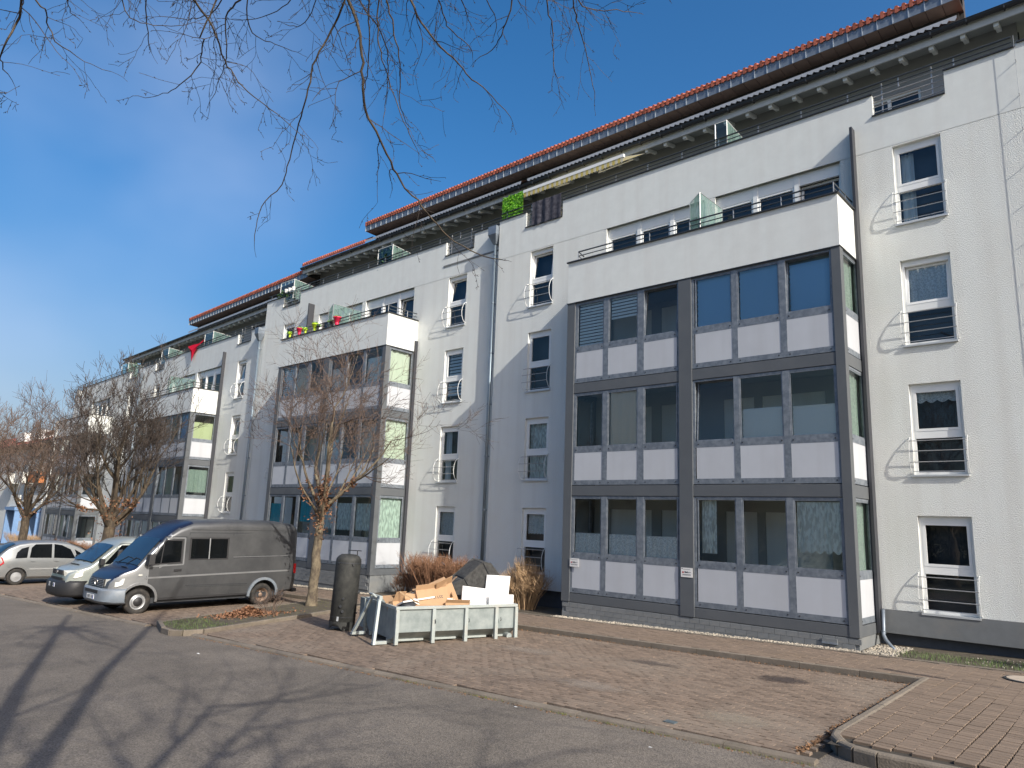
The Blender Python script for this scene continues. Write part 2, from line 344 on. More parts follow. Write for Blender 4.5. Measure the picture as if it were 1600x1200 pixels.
# kerbs: one stone per metre
def kerb_line(parent, pts, w, top, h, seg=1.0, rnd=.02, dz=0):
    """kerb stones of ~seg metres along a polyline, each a mesh of its own"""
    P = [Vector((x, y, 0)) for x, y in pts]; 
    for a, c in zip(P, P[1:]):
        d = c-a; Ln = d.length; n = max(1, round(Ln/seg)); d.normalize(); nn = Vector((-d.y, d.x, 0))
        for i in range(n):
            s0 = a+d*(Ln*i/n+.004); s1 = a+d*(Ln*(i+1)/n-.004); b = MB()
            prof = [(-w/2, -h), (w/2, -h), (w/2, -rnd), (w/2-rnd*.3, -rnd*.35), (w/2-rnd, 0), (-w/2+rnd, 0), (-w/2+rnd*.3, -rnd*.35), (-w/2, -rnd)]
            j = random.uniform(-.004, .004); m = (s0+s1)/2; zc = gz(m.x, m.y)
            vs = []
            for s in (s0, s1): vs += [(s.x+nn.x*u, s.y+nn.y*u, gz(s.x, s.y)+top+v+j) for u, v in prof]
            k = len(prof); b.add(vs, [tuple(range(k))[::-1], tuple(range(k, 2*k))]+[(q, (q+1) % k, (q+1) % k+k, q+k) for q in range(k)])
            b.build('kerb_stone', M_KERB, parent, org=(0, 0, 0))
kerb = MB().box(-90, 12, 8.09, 8.17, -3, -2.99).build('kerb', M_KERB, org=(0, 0, 0))
kerb.data.clear_geometry(); bpy.data.objects.remove(kerb)
kerb = sheet('kerb_bed', -90, 12, 8.06, 8.2, -.10, M_JOINT, 3, 'kerb line between asphalt street and parking strip')
kerb.name = 'kerb'
kerb_line(kerb, [(-60, YK(-60)), (-18.15, YK(-18.15))], .17, .014, .12, 1.0, .05)
kerb_line(kerb, [(-16.0, YK(-16)), (-3.02, YK(-3.02))], .18, .014, .12, 1.0, .05)
kerb_line(walk, [(-60, 13.47), (-3.1, 13.47)], .10, .105, .16, 1.0, .012)
kerb_line(walk, [(-60, 15.29), (6, 15.29)], .08, .105, .12, 1.0, .01)
kerb_line(apron, [(-3.12, 13.5), (-3.1, 9.30), (-3.05, 9.05), (-2.92, 8.85), (-2.74, 8.73), (-2.5, 8.68), (4, 8.68)], .13, .124, .24, .8, .035)
island = MB()
island.prism([(x, y, gz(x, y)+.05) for x, y in ISL], (0, 0, -.1)); island = island.build('tree_island', M_SOIL, org=(0, 0, 0)); tag(island, 'kerbed soil island between parking bays with tree and dead leaves', kind='structure')
kerb_line(island, [(-18.12, 7.72), (-16.85, 7.30)], .10, .10, .2, .65, .012)
kerb_line(island, [(-16.85, 7.30), (-16.4, 7.27), (-16.15, 7.42), (-16.02, 7.8), (-17.0, 11.1), (-17.75, 13.4)], .10, .09, .2, 1.0, .012)
kerb_line(island, [(-18.12, 7.72), (-19.2, 10.5), (-20.0, 13.4)], .10, .06, .2, 1.0, .012)

# loose stuff: gravel, grass tufts, dead leaves, litter
def scatter(name, n, area, fn, m, label, kind='stuff', parent=None):
    b = MB()
    for _ in range(n):
        p = area()
        if p: fn(b, *p)
    return tag(b.build(name, m, parent, org=(0, 0, 0)), label, kind=kind)
def pebble(b, x, y, z, s=None):
    s = s or random.uniform(.014, .038); a = random.uniform(0, 3)
    vs = []
    for i in range(6):
        t = a+i*math.pi/3; r = s*random.uniform(.7, 1.1); vs.append((x+r*math.cos(t), y+r*math.sin(t), z-.005))
    for i in range(6):
        t = a+i*math.pi/3; r = s*random.uniform(.45, .7); vs.append((x+r*math.cos(t), y+r*math.sin(t), z+s*random.uniform(.45, .75)))
    b.add(vs, [(i, (i+1) % 6, (i+1) % 6+6, i+6) for i in range(6)]+[(6, 7, 8, 9, 10, 11)])
def ar(x0, x1, y0, y1, dz): return lambda: (lambda x, y: (x, y, gz(x, y)+dz))(random.uniform(x0, x1), random.uniform(y0, y1))
scatter('gravel', 1500, ar(-12.3, -4.7, 15.335, 15.60, .088), pebble, M_GRAVEL, 'pale gravel strip along the foot of the glazed bay')
scatter('gravel', 420, ar(-4.68, -4.05, 15.35, 16.7, .095), pebble, M_GRAVEL, 'patch of pale pebbles beside the rainwater pipe')
scatter('gravel', 260, ar(-3.0, 2.0, 15.5, 16.6, .088), lambda b, x, y, z: pebble(b, x, y, z, random.uniform(.01, .025)), M_GRAVEL, 'thin scatter of pebbles on the soil by the wall')
scatter('gravel', 900, ar(-28.5, -20.4, 15.36, 15.66, .09), pebble, M_GRAVEL, 'pale gravel along the foot of the middle glazed bay')
M_BLADE = mat('grass_blade', (.10, .15, .045), .8, var=.3, vs=3, island=.3)
M_MOSS = mat('moss', (.13, .15, .03), .95, var=.3, vs=12, island=.3)
M_LEAF = mat('dead_leaf', (.215, .105, .055), .85, var=.25, vs=4, island=.35)
M_LEAF2 = mat('brown_leaf', (.20, .11, .055), .9, var=.25, vs=4, island=.3)
def blade(b, x, y, z, h=None):
    h = h or random.uniform(.03, .09); a = random.uniform(0, 6.3); w = .004
    dx, dy = math.cos(a), math.sin(a)
    b.add([(x-dy*w, y+dx*w, z), (x+dy*w, y-dx*w, z), (x+dx*h*.5, y+dy*h*.5, z+h)], [(0, 1, 2)])
def leaf(b, x, y, z, s=None, flat=.5):
    s = s or random.uniform(.025, .05); a = random.uniform(0, 6.3); t = random.uniform(-flat, flat); t2 = random.uniform(-flat, flat)
    u = Vector((math.cos(a), math.sin(a), t)); v = Vector((-math.sin(a), math.cos(a), t2)); c = Vector((x, y, z))
    b.add([c-u*s, c-u*s*.2+v*s*.55, c+u*s, c-u*s*.2-v*s*.55, c+Vector((0, 0, s*.25))], [(0, 4, 1), (1, 4, 2), (2, 4, 3), (3, 4, 0)])
def isl_area(x0, x1, y0, y1, dz):
    def f():
        x, y = random.uniform(x0, x1), random.uniform(y0, y1)
        return (x, y, gz(x, y)+dz) if inside_island(x, y) else None
    return f
scatter('grass', 900, isl_area(-18.0, -16.3, 7.5, 8.7, .045), blade, M_BLADE, 'short green grass on the front of the tree island')
scatter('grass', 2600, ar(-4.1, 1.5, 15.45, 16.3, .085), blade, M_BLADE, 'patchy grass on the soil beside the wall')
scatter('moss', 2400, isl_area(-20, -16, 7.7, 13.4, .05), lambda b, x, y, z: blade(b, x, y, z, .02), M_MOSS, 'moss and low weeds on the tree island')
def heap():
    r = random.gauss(0, .42); a = random.uniform(0, 6.3); x, y = -18.0+r*math.cos(a)*.75, 9.9+r*math.sin(a)*1.3
    return x, y, gz(x, y)+.06+max(0, .22-abs(r)*.38)*random.random()
scatter('dead_leaves', 1500, heap, lambda b, x, y, z: leaf(b, x, y, z, None, .9), M_LEAF, 'heap of orange brown dead leaves on the tree island')
scatter('dead_leaves', 700, lambda: (lambda x: (x, YK(x)-.09-abs(random.gauss(0, .04)), gz(x, 8)-.03))(random.uniform(-15.8, -3.1)), lambda b, x, y, z: leaf(b, x, y, z, random.uniform(.008, .022), .6), M_LEAF2, 'brown leaf crumbs gathered in the gutter along the kerb')
scatter('dead_leaves', 500, ar(-12, -3.2, 13.3, 13.42, .01), lambda b, x, y, z: leaf(b, x, y, z, random.uniform(.008, .024), .6), M_LEAF2, 'leaf crumbs along the walkway kerb')
scatter('dead_leaves', 900, lambda: (lambda t, w: (-3.23+w, 8.5+t*4.9, gz(-3.2, 8.5+t*4.9)+.012))(random.random(), -abs(random.gauss(0, .05))), lambda b, x, y, z: leaf(b, x, y, z, random.uniform(.01, .03), .8), M_LEAF2, 'dark leaves lying against the raised pavement kerb')
scatter('weeds', 500, lambda: (lambda x: (x, YK(x)-.095+random.gauss(0, .012), gz(x, 8)-.035))(random.choice([-9.2, -7.6, -6.2, -5.5, -4.9, -3.9, -3.3])+random.gauss(0, .16)), lambda b, x, y, z: blade(b, x, y, z, random.uniform(.015, .04)), M_MOSS, 'small green weeds in the joint beside the road kerb')
M_LIT = mat('paper_scrap', (.75, .75, .72), .8, var=.1)
def scrap(x, y, s, label):
    b = MB(); z = gz(x, y)-.03 if y < 8 else gz(x, y)+.012
    b.add([(x-s, y-s*.3, z), (x+s*.9, y-s*.2, z+s*.12), (x+s, y+s*.3, z), (x-s*.8, y+s*.4, z+s*.2), (x, y, z+s*.35)], [(0, 1, 4), (1, 2, 4), (2, 3, 4), (3, 0, 4)])
    tag(b.build('litter', M_LIT, org=(0, 0, 0)), label, 'litter')
for x, y, s, lb in [(-13.8, 6.68, .055, 'flat white paper scrap on the asphalt left of the container'), (-17.2, 12.6, .07, 'crumpled white cup on the paving behind the grey van'),
                    (-6.9, 7.9, .03, 'small pale scrap on the asphalt close to the kerb middle'), (-14.6, 10.2, .05, 'white scraps on the ground at the foot of the tank'),
                    (-8.9, 5.7, .02, 'tiny white bit on the shadowed asphalt'), (-4.6, 7.6, .025, 'tiny white scrap on the asphalt by the near kerb')]:
    scrap(x, y, s, lb)
# oil spot and dark patches on the paving
def blotch(x, y, rx, ry, m, label, dz=.0085):
    n = 26; b = MB(); vs = []
    for i in range(n):
        a = 2*math.pi*i/n; r = 1+.22*math.sin(3*a+x)+.12*math.sin(5*a+y); px, py = x+rx*r*math.cos(a), y+ry*r*math.sin(a); vs.append((px, py, gz(px, py)+dz+.004))
    b.poly(vs); return tag(b.build('stain', m, org=(0, 0, 0)), label, kind='stuff')
def soft(name, col, x, y, rx, ry, dens=.8):
    m = bpy.data.materials.new(name); m.use_nodes = True; t = m.node_tree; l = t.links.new; b = t.nodes['Principled BSDF']; b.inputs['Base Color'].default_value = (*col, 1); b.inputs['Roughness'].default_value = .9
    co = nd(t, 'ShaderNodeTexCoord'); k = nd(t, 'ShaderNodeMapping'); k.vector_type = 'POINT'
    k.inputs['Location'].default_value = (-x/rx, -y/ry, 0); k.inputs['Scale'].default_value = (1/rx, 1/ry, 0); l(co.outputs['Object'], k.inputs[0])
    g = nd(t, 'ShaderNodeVectorMath', operation='LENGTH'); l(k.outputs[0], g.inputs[0]); n = nd(t, 'ShaderNodeTexNoise'); n.inputs['Scale'].default_value = 7; n.inputs['Detail'].default_value = 5; l(co.outputs['Object'], n.inputs['Vector'])
    a = nd(t, 'ShaderNodeMath', operation='ADD'); l(g.outputs['Value'], a.inputs[0]); l(n.outputs[0], a.inputs[1]); r = nd(t, 'ShaderNodeMapRange'); r.inputs[1].default_value = .75; r.inputs[2].default_value = 1.3; r.inputs[3].default_value = dens; r.inputs[4].default_value = 0; l(a.outputs[0], r.inputs[0]); l(r.outputs[0], b.inputs['Alpha'])
    return m
for x, y, rx, ry, c, d, lb in [(-4.9, 12.2, .5, .34, (.06, .045, .04), .8, 'dark round oil stain on the parking paving near the walkway'), (-7.2, 11.9, .7, .22, (.10, .08, .07), .6, 'long dark smear across the parking paving'),
        (-6.9, 9.6, .8, .35, (.36, .31, .26), .4, 'pale dusty patch on the parking paving'), (-4.4, 9.3, .6, .4, (.36, .31, .24), .4, 'pale yellowish patch on the paving near the raised kerb'), (-9.6, 11.3, 1.0, .3, (.34, .29, .24), .4, 'pale scuffed patch beside the container')]:
    blotch(x, y, rx*1.3, ry*1.3, soft('stain', c, x, y, rx*1.25, ry*1.25, d), lb)
gr = MB(); gr.box(-4.99, -4.84, 8.55, 8.66, gz(-4.9, 8.6)+.0, gz(-4.9, 8.6)+.012)
tag(gr.build('valve_cover', mat('cover_metal', (.16, .20, .22), .5, .5), org=(0, 0, 0)), 'small grey metal valve cover set in the parking paving', 'cover')
mh = empty('manhole_cover', (-1.9, 14.6, gz(-1.9, 14.6)+.095), 0, 'round concrete manhole cover in the walkway at the right edge', 'manhole cover')
MB().lathe([(.0, 0), (.30, 0), (.30, .012), (0, .014)], n=28, cap=False).build('lid', mat('concrete_lid', (.38, .32, .26), .9, var=.2, vs=10, bump=.4), mh)
MB().lathe([(.34, -.01), (.34, .008), (.31, .008), (.31, -.01)], n=28, cap=False).build('ring', M_DARK, mh)

# ------------------------------------------------------------------ buildings
def wall_face(b, x0, x1, z0, z1, holes, y, depth=.13, back=.0):
    """front face at y with rectangular openings (xa, xb, za, zb) and their reveals"""
    xs = sorted({x0, x1, *[h[0] for h in holes], *[h[1] for h in holes]}); zs = sorted({z0, z1, *[h[2] for h in holes], *[h[3] for h in holes]})
    xs = [x for x in xs if x0 <= x <= x1]; zs = [z for z in zs if z0 <= z <= z1]
    for i in range(len(xs)-1):
        for j in range(len(zs)-1):
            cx, cz = (xs[i]+xs[i+1])/2, (zs[j]+zs[j+1])/2
            if any(h[0] < cx < h[1] and h[2] < cz < h[3] for h in holes): continue
            b.poly([(xs[i], y, zs[j]), (xs[i+1], y, zs[j]), (xs[i+1], y, zs[j+1]), (xs[i], y, zs[j+1])])
    for a, c, d, e in holes:
        a, c, d, e = max(a, x0), min(c, x1), max(d, z0), min(e, z1)
        if a >= c or d >= e: continue
        b.poly([(a, y, d), (a, y, e), (a, y+depth, e), (a, y+depth, d)]); b.poly([(c, y, e), (c, y, d), (c, y+depth, d), (c, y+depth, e)])
        if d > z0+1e-4: b.poly([(a, y, d), (a, y+depth, d), (c, y+depth, d), (c, y, d)])
        if e < z1-1e-4: b.poly([(a, y, e), (c, y, e), (c, y+depth, e), (a, y+depth, e)])

def cloth(x0, x1, z0, z1, y, folds=6, amp=.02, scallop=0, gather=0, seg=10):
    b = MB(); n = folds*6; zs = [z0+(z1-z0)*j/seg for j in range(seg+1)]; ph = random.uniform(0, 6); vs = []
    for j, z in enumerate(zs):
        for i in range(n+1):
            t = i/n; w = math.sin(t*folds*2*math.pi+ph)*amp*(1.2-.4*j/seg)+math.sin(t*folds*.7*2*math.pi+ph*2+z)*amp*.6
            zz = z - (scallop*abs(math.sin(t*folds*math.pi)) if j == 0 else 0)
            xx = x0+(x1-x0)*t
            if gather: m = x0 if gather < 0 else x1; xx = m+(xx-m)*(1-abs(gather)*math.sin(math.pi*(1-j/seg)*.9)*.6)
            vs.append((xx, y+w, zz))
    b.add(vs, [(j*(n+1)+i, j*(n+1)+i+1, (j+1)*(n+1)+i+1, (j+1)*(n+1)+i) for j in range(seg) for i in range(n)]); return b
def pleated(x0, x1, z0, z1, y, step=.06, amp=.02):
    b = MB(); n = int((z1-z0)/step); vs = []
    for j in range(n+1):
        z = z0+(z1-z0)*j/n; yy = y+(amp if j % 2 else -amp); vs += [(x0, yy, z), (x1, yy, z)]
    b.add(vs, [(2*j, 2*j+1, 2*j+3, 2*j+2) for j in range(n)]); return b
def slats(x0, x1, z0, z1, y, step=.09):
    b = MB(); z = z0
    while z < z1-step*.3: b.poly([(x0, y, z), (x1, y, z), (x1, y+.006, z+step*.72), (x0, y+.006, z+step*.72)]); z += step
    return b
DRAPES = []
def drape(root, b, name, m, label, cat):
    """a curtain or blind hangs in its window: a thing of its own, set in the same frame as its block"""
    o = b.build(name, m, smooth=True); o.location = root.location; o.rotation_euler = root.rotation_euler; o.scale = root.scale
    tag(o, label, cat); return o
def vase(root, x, y, z, label): pass

def win(root, xl, xr, zb, zt, y=0., depth=.13, where='', blind=None, rail=True, tilt=False, dark=False, bow=1.):
    """white two-part casement with fixed lower light, sill and bowed guard rail"""
    yf = y+depth; f = .06; zt2 = zt-.13; zm0, zm1 = zb+.80, zb+.95
    b = MB()
    b.box(xl+.002, xl+f, yf-.05, yf+.03, zb+.03, zt-.002); b.box(xr-f, xr-.002, yf-.05, yf+.03, zb+.03, zt-.002)
    b.box(xl+f, xr-f, yf-.05, yf+.03, zt2, zt-.003); b.box(xl+f, xr-f, yf-.055, yf+.03, zm0, zm1); b.box(xl+f, xr-f, yf-.05, yf+.03, zb+.03, zb+.09)
    w = b.build('window', M_WHITE, root)
    s = MB(); ti = .10 if tilt else 0; a0, a1, c0, c1 = xl+f+.002, xr-f-.002, zm1+.002, zt2-.002; g = .055
    def T(x, yy, z): return (x, yy+(z-c0)/(c1-c0)*ti, z)
    for (p0, p1, q0, q1) in ((a0, a0+g, c0, c1), (a1-g, a1, c0, c1), (a0+g, a1-g, c0, c0+g), (a0+g, a1-g, c1-g, c1)):
        n = len(s.v); s.box(p0, p1, yf-.06, yf-.005, q0, q1)
        for i in range(n, len(s.v)): s.v[i] = T(*s.v[i])
    s.build('sash', M_WHITE, w)
    MB().poly([T(a0+g, yf-.03, c0+g), T(a1-g, yf-.03, c0+g), T(a1-g, yf-.03, c1-g), T(a0+g, yf-.03, c1-g)]).build('pane', M_GLASSW, w)
    MB().poly([(xl+f, yf-.01, zb+.09), (xr-f, yf-.01, zb+.09), (xr-f, yf-.01, zm0), (xl+f, yf-.01, zm0)]).build('pane', M_GLASSW, w)
    MB().box(xl-.03, xr+.03, y-.05, yf-.05, zb-.01, zb+.028).build('sill', M_SILL, w)
    r = MB(); r.box(xl+.03, xr-.03, yf+.9, yf+.92, zb, zt); r.box(xl-.3, xl+.02, yf+.04, yf+.9, zb, zt); r.box(xr-.02, xr+.3, yf+.04, yf+.9, zb, zt)
    r.poly([(xl-.3, yf+.04, zb), (xr+.3, yf+.04, zb), (xr+.3, yf+.9, zb), (xl-.3, yf+.9, zb)]); r.poly([(xl-.3, yf+.04, zt+.01), (xl-.3, yf+.9, zt+.01), (xr+.3, yf+.9, zt+.01), (xr+.3, yf+.04, zt+.01)])
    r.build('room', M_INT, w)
    if rail:
        rl = MB()
        for zz, yy in ((zb+.74, -.13*bow), (zb+.52, -.20*bow), (zb+.29, -.20*bow)): rl.tube([(xl-.045, y+yy, zz), (xr+.045, y+yy, zz)], .0095, 6)
        rl.tube([(xl-.02, y-.02, zb+.10), (xr+.02, y-.02, zb+.10)], .008, 5)
        g_ = rl.build('guard_rail', M_RAIL, w)
        for x in (xl-.045, xr+.045):
            k = MB(); pts = [(x, y+.0, zb+.82), (x, y-.06*bow, zb+.80), (x, y-.135*bow, zb+.72), (x, y-.195*bow, zb+.58), (x, y-.215*bow, zb+.42), (x, y-.195*bow, zb+.27), (x, y-.13*bow, zb+.13), (x, y-.05*bow, zb+.07), (x, y+.0, zb+.055)]
            for p, q in zip(pts, pts[1:]):
                d = Vector(q)-Vector(p); nn = Vector((0, -d.z, d.y)).normalized()*.017; k.obox(Vector(p)-nn*.5-Vector((.004, 0, 0)), d, nn, (.008, 0, 0))
            k.build('rail_bracket', M_WHITE, root)
    if blind:
        kind = blind
        if kind == 'net': drape(root, cloth(xl+.07, xr-.07, zm1+.05, zt2-.03, yf+.07, 7, .012), 'curtain', M_LACE, f'pleated net curtain, {where}', 'curtain')
        if kind == 'netfull': drape(root, cloth(xl+.07, xr-.07, zb+.1, zt2-.03, yf+.1, 7, .012), 'curtain', M_LACE2, f'long net curtain, {where}', 'curtain')
        if kind == 'nethalf': drape(root, cloth(xl+.07, xr-.07, zt2-.62, zt2-.03, yf+.07, 7, .012, .03), 'curtain', M_LACE, f'short net curtain, {where}', 'curtain')
        if kind == 'valance': drape(root, cloth(xl+.07, xr-.07, zt2-.22, zt2-.03, yf+.07, 4, .012, .05), 'curtain', M_LACE, f'short scalloped valance, {where}', 'curtain')
        if kind == 'side': drape(root, cloth(xl+.08, xl+.36, zb+.1, zt2-.03, yf+.12, 3, .02), 'curtain', M_ZEBRA, f'pale side curtain, {where}', 'curtain')
        if kind == 'slats': drape(root, slats(xl+.08, xr-.08, zb+.3, zt2-.04, yf+.06, .12), 'blind', M_ZEBRA, f'striped roller blind, {where}', 'blind')
    return w

PT = [.70, 3.50, 6.11]; PB = [-.745, 2.055, 4.855]; QT = [-.895, 1.905, 4.705]; QB = [-1.635, 1.165, 3.965]; RB = [-1.77, 1.03, 3.83]
BEAM = [(-1.996, -1.78), (.755, 1.02), (3.555, 3.82)]
FLN = ['ground floor', 'first floor', 'second floor']
def bay(root, xl, xr, F, zg, who, fills={}, side='right', nodetail=False, tiltp=()):
    """three glazed storeys in grey cladding below a rendered balcony parapet. F: front plane (negative y)"""
    w = xr-xl; k = w/7.45
    X = lambda v: xl+(v+12.17)*k                                       # layout taken along the front
    cols = [(-11.835, -10.93), (-10.77, -9.85), (-9.66, -8.71), (-8.20, -7.24), (-7.10, -6.09), (-5.94, -4.96)]
    mul = [(-10.93, -10.77), (-9.85, -9.66), (-7.24, -7.10), (-6.09, -5.94)]
    groups = [(-11.90, -8.65), (-8.29, -4.92)]
    b = MB(); zt = 6.19
    b.box(X(-12.17), X(-11.90), F, F+.25, -1.996, zt); b.box(X(-8.65), X(-8.29), F-.004, F+.2, -1.996, zt); b.box(X(-4.92), X(-4.72), F, F+.2, -1.996, zt)
    for g0, g1 in groups:
        for z0, z1 in BEAM: b.box(X(g0), X(g1), F+.012, F+.15, z0, z1)
        b.box(X(g0), X(g1), F+.02, F+.15, 6.135, zt)
    for sx, s in ((X(-4.72), -1), (X(-12.17), 1)):                      # both flanks
        for z0, z1 in BEAM: b.box(sx+s*.012, sx+s*.15, F+.2, -.03, z0, z1)
        b.box(sx+s*.02, sx+s*.15, F+.2, -.03, 6.135, zt)
        b.box(sx+s*.004, sx+s*.12, -.14, 0, -1.996, zt)
    body = b.build('glazed_bay', M_GREY, root, bevel=.006 if not nodetail else 0)
    # floor slabs, inner side of parapets
    sl = MB()
    for z in (-1.8, .80, 3.60, 6.15): sl.box(X(-11.9)+.05, X(-4.92)-.05, F+.17, -.01, z, z+.2)
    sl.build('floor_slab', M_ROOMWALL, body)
    # inner facade with its own dark windows
    iw = MB(); hol = []
    for z in (0, 2.8, 5.6):
        for a, c in ((-11.5, -10.2), (-9.9, -9.0), (-8.1, -7.3), (-7.1, -5.6)): hol.append((X(a), X(c), z-.9, z+.45 if z < 5 else 6.0))
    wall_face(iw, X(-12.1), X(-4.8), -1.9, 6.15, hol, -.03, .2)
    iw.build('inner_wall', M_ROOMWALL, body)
    fr = MB()
    for a, c, d, e in hol:
        for p, q in ((a, a+.06), (c-.06, c), ((a+c)/2-.05, (a+c)/2+.05)): fr.box(p, q, .03, .08, d, e)
        fr.box(a, c, .03, .08, e-.07, e); fr.box(a, c, .03, .08, e-.42, e-.34); fr.box(a, c, .03, .08, d, d+.07)
    fr.build('inner_frame', M_WHITE, body)
    MB().box(X(-12.1), X(-4.8), .14, .18, -1.9, 6.15).build('inner_dark', M_DARK, body)
    proto = {}
    bolts = MB()
    for f in range(3):
        z0, z1, q0, q1, r0 = PB[f], PT[f], QB[f], QT[f], RB[f]
        for i, (a, c) in enumerate(cols):
            a, c = X(a), X(c); key = (f, i); fill = fills.get(key)
            fo = MB(); t = .028; til = .10 if key in tiltp else 0
            H = z1-z0
            def T(x, y, z, til=til, z0=z0, H=H): return (x, y+(z-z0)/H*til, z)
            for (p0, p1, s0, s1) in ((a, a+t, z0, z1), (c-t, c, z0, z1), (a+t, c-t, z0, z0+t), (a+t, c-t, z1-t, z1)):
                n = len(fo.v); fo.box(p0, p1, F+.035, F+.075, s0, s1)
                for v in range(n, len(fo.v)): fo.v[v] = T(*fo.v[v])
            fo.build('sash', M_GALV, body)
            MB().poly([T(a+t, F+.055, z0+t), T(c-t, F+.055, z0+t), T(c-t, F+.055, z1-t), T(a+t, F+.055, z1-t)]).build('pane', M_GLASS, body)
            MB().box(a, c, F+.03, F+.05, q0, q1).build('spandrel_panel', M_PANEL, body)
            for zz in (z0-.075, q0-.065):
                for xx in (a+.05, c-.05): bolts.lathe([(.016, 0), (.016, .012)], (xx, F+.016, zz), 'y', 8)
            if fill: fill(root, a+.03, c-.03, z0, z1, F+(.20 if key in tiltp else .105), f, i)
        for a, c in mul: MB().box(X(a), X(c), F+.024, F+.10, q0-.002 , z1+.045).build('mullion', M_GALV, body)
        for g0, g1 in groups:
            MB().box(X(g0), X(g1), F+.03, F+.11, z1, z1+.045).build('head_rail', M_GALV, body)
            MB().box(X(g0), X(g0)+.06, F+.028, F+.10, r0+.1, z1).build('jamb', M_GALV, body); MB().box(X(g1)-.04, X(g1), F+.028, F+.10, r0+.1, z1).build('jamb', M_GALV, body)
            rl = MB(); rl.box(X(g0)+.06, X(g1)-.04, F+.027, F+.10, q1, z0); rl.build('transom', M_GALV, body)
            rl = MB(); rl.box(X(g0), X(g1), F+.022, F+.10, r0+.01, q0); rl.build('bottom_rail', M_GALV, body)
        # flanks
        for sx, s, sd in ((X(-4.72), -1, 'r'), (X(-12.17), 1, 'l')):
            y0, y1 = F+.24, -.15; t = .03
            so_ = MB()
            for (p0, p1, s0, s1) in ((y0, y0+t, z0, z1), (y1-t, y1, z0, z1), (y0+t, y1-t, z0, z0+t), (y0+t, y1-t, z1-t, z1)): so_.box(sx+s*.035, sx+s*.075, p0, p1, s0, s1)
            so_.build('sash', M_GALV, body)
            MB().poly([(sx+s*.05, y0+t, z0+t), (sx+s*.05, y1-t, z0+t), (sx+s*.05, y1-t, z1-t), (sx+s*.05, y0+t, z1-t)][::1 if s < 0 else -1]).build('pane', M_GLASS, body)
            MB().box(sx+s*.03, sx+s*.05, y0, y1, q0, q1).build('spandrel_panel', M_PANEL, body)
            g_ = MB(); g_.box(sx+s*.028, sx+s*.10, F+.2, y0, r0, z1+.045); g_.box(sx+s*.028, sx+s*.10, y1, -.14, r0, z1+.045)
            g_.box(sx+s*.026, sx+s*.10, y0, y1, q1, z0); g_.box(sx+s*.024, sx+s*.10, y0, y1, r0+.01, q0); g_.box(sx+s*.028, sx+s*.10, y0, y1, z1, z1+.045)
            g_.build('side_frame', M_GALV, body)
            if sd == 'r':
                for zz in (z0-.075, q0-.065):
                    for yy in (y0+.05, y1-.05): bolts.lathe([(.016, 0), (.016, .012)], (sx-.032, yy, zz), 'x', 8)
                fl = fills.get((f, 's'))
                if fl: fl(root, sx-.14, y0, y1, z0, z1, f)
    tag(bolts.build('bolts', M_DARK, body), kind='stuff')
    # parapet of the balcony above
    p = MB(); zc = 7.40
    p.box(X(-12.17)-.0, X(-4.72), F, F+.12, 6.19, zc); p.box(X(-12.17), X(-12.17)+.12, F+.12, 0, 6.19, zc); p.box(X(-4.72)-.12, X(-4.72), F+.12, 0, 6.19, zc)
    par = p.build('balcony_parapet', M_SMOOTH, root)
    c = MB(); c.box(X(-12.17)-.04, X(-4.72)+.04, F-.045, F+.16, zc+.003, zc+.035); c.box(X(-12.17)-.04, X(-12.17)+.16, F+.16, -.002, zc+.003, zc+.035); c.box(X(-4.72)-.16, X(-4.72)+.04, F+.16, -.002, zc+.003, zc+.035)
    c.build('coping', M_DARK, par)
    e = MB(); e.box(X(-12.17)-.015, X(-4.72)+.015, F-.015, F+.01, 6.165, 6.188); e.box(X(-4.72), X(-4.72)+.015, F+.01, 0, 6.165, 6.188)
    e.build('drip_edge', M_DARK, par)
    MB().box(X(-12.17)+.13, X(-4.72)-.13, F+.13, -.003, 6.62, 6.66).build('balcony_floor', M_GREYWALL, par)
    r = MB(); ra, rb = X(-11.85), X(-4.80)
    for zz, rr in ((7.70, .021), (7.575, .014)):
        r.tube([(ra, F+.30, zz-.06), (ra, F+.04, zz), (rb, F+.04, zz), (rb, -.02, zz)] if side == 'right' else [(ra, F+.04, zz), (rb, F+.04, zz), (rb, -.02, zz)], rr, 6)
    rail = r.build('balcony_rail', M_DRAIL, root)
    ps = [ra+(rb-ra)*i/6 for i in range(7)]
    for x in ps: MB().box(x-.008, x+.008, F+.025, F+.055, 7.435, 7.70).build('rail_post', M_RAIL, rail)
    MB().box(rb-.008, rb+.008, -.5, -.47, 7.435, 7.70).build('rail_post', M_RAIL, rail)
    # plinth of painted blocks
    pz = -2.0; P0 = MB(); P0.box(X(-12.17)+.03, X(-4.72)-.028, F+.035, .3, zg-.3, pz)
    pl = P0.build('plinth', M_GREYWALL, root)
    if not nodetail:
        br = MB().cbox(-.121, .121, -.014, .01, -.056, .056, .006).build('brick', M_BLOCK, pl, org=(0, 0, 0)); first = True
        for r_i in range(4):
            x = X(-12.17)+.03+.125+(r_i % 2)*.125
            while x < X(-4.72)-.1:
                o = br if first else inst(br, pl); first = False
                o.location = (x-MB.org[0], F+.028-MB.org[1], pz-.07-r_i*.118-MB.org[2]); o.rotation_euler = (0, 0, 0); x += .248
    return body

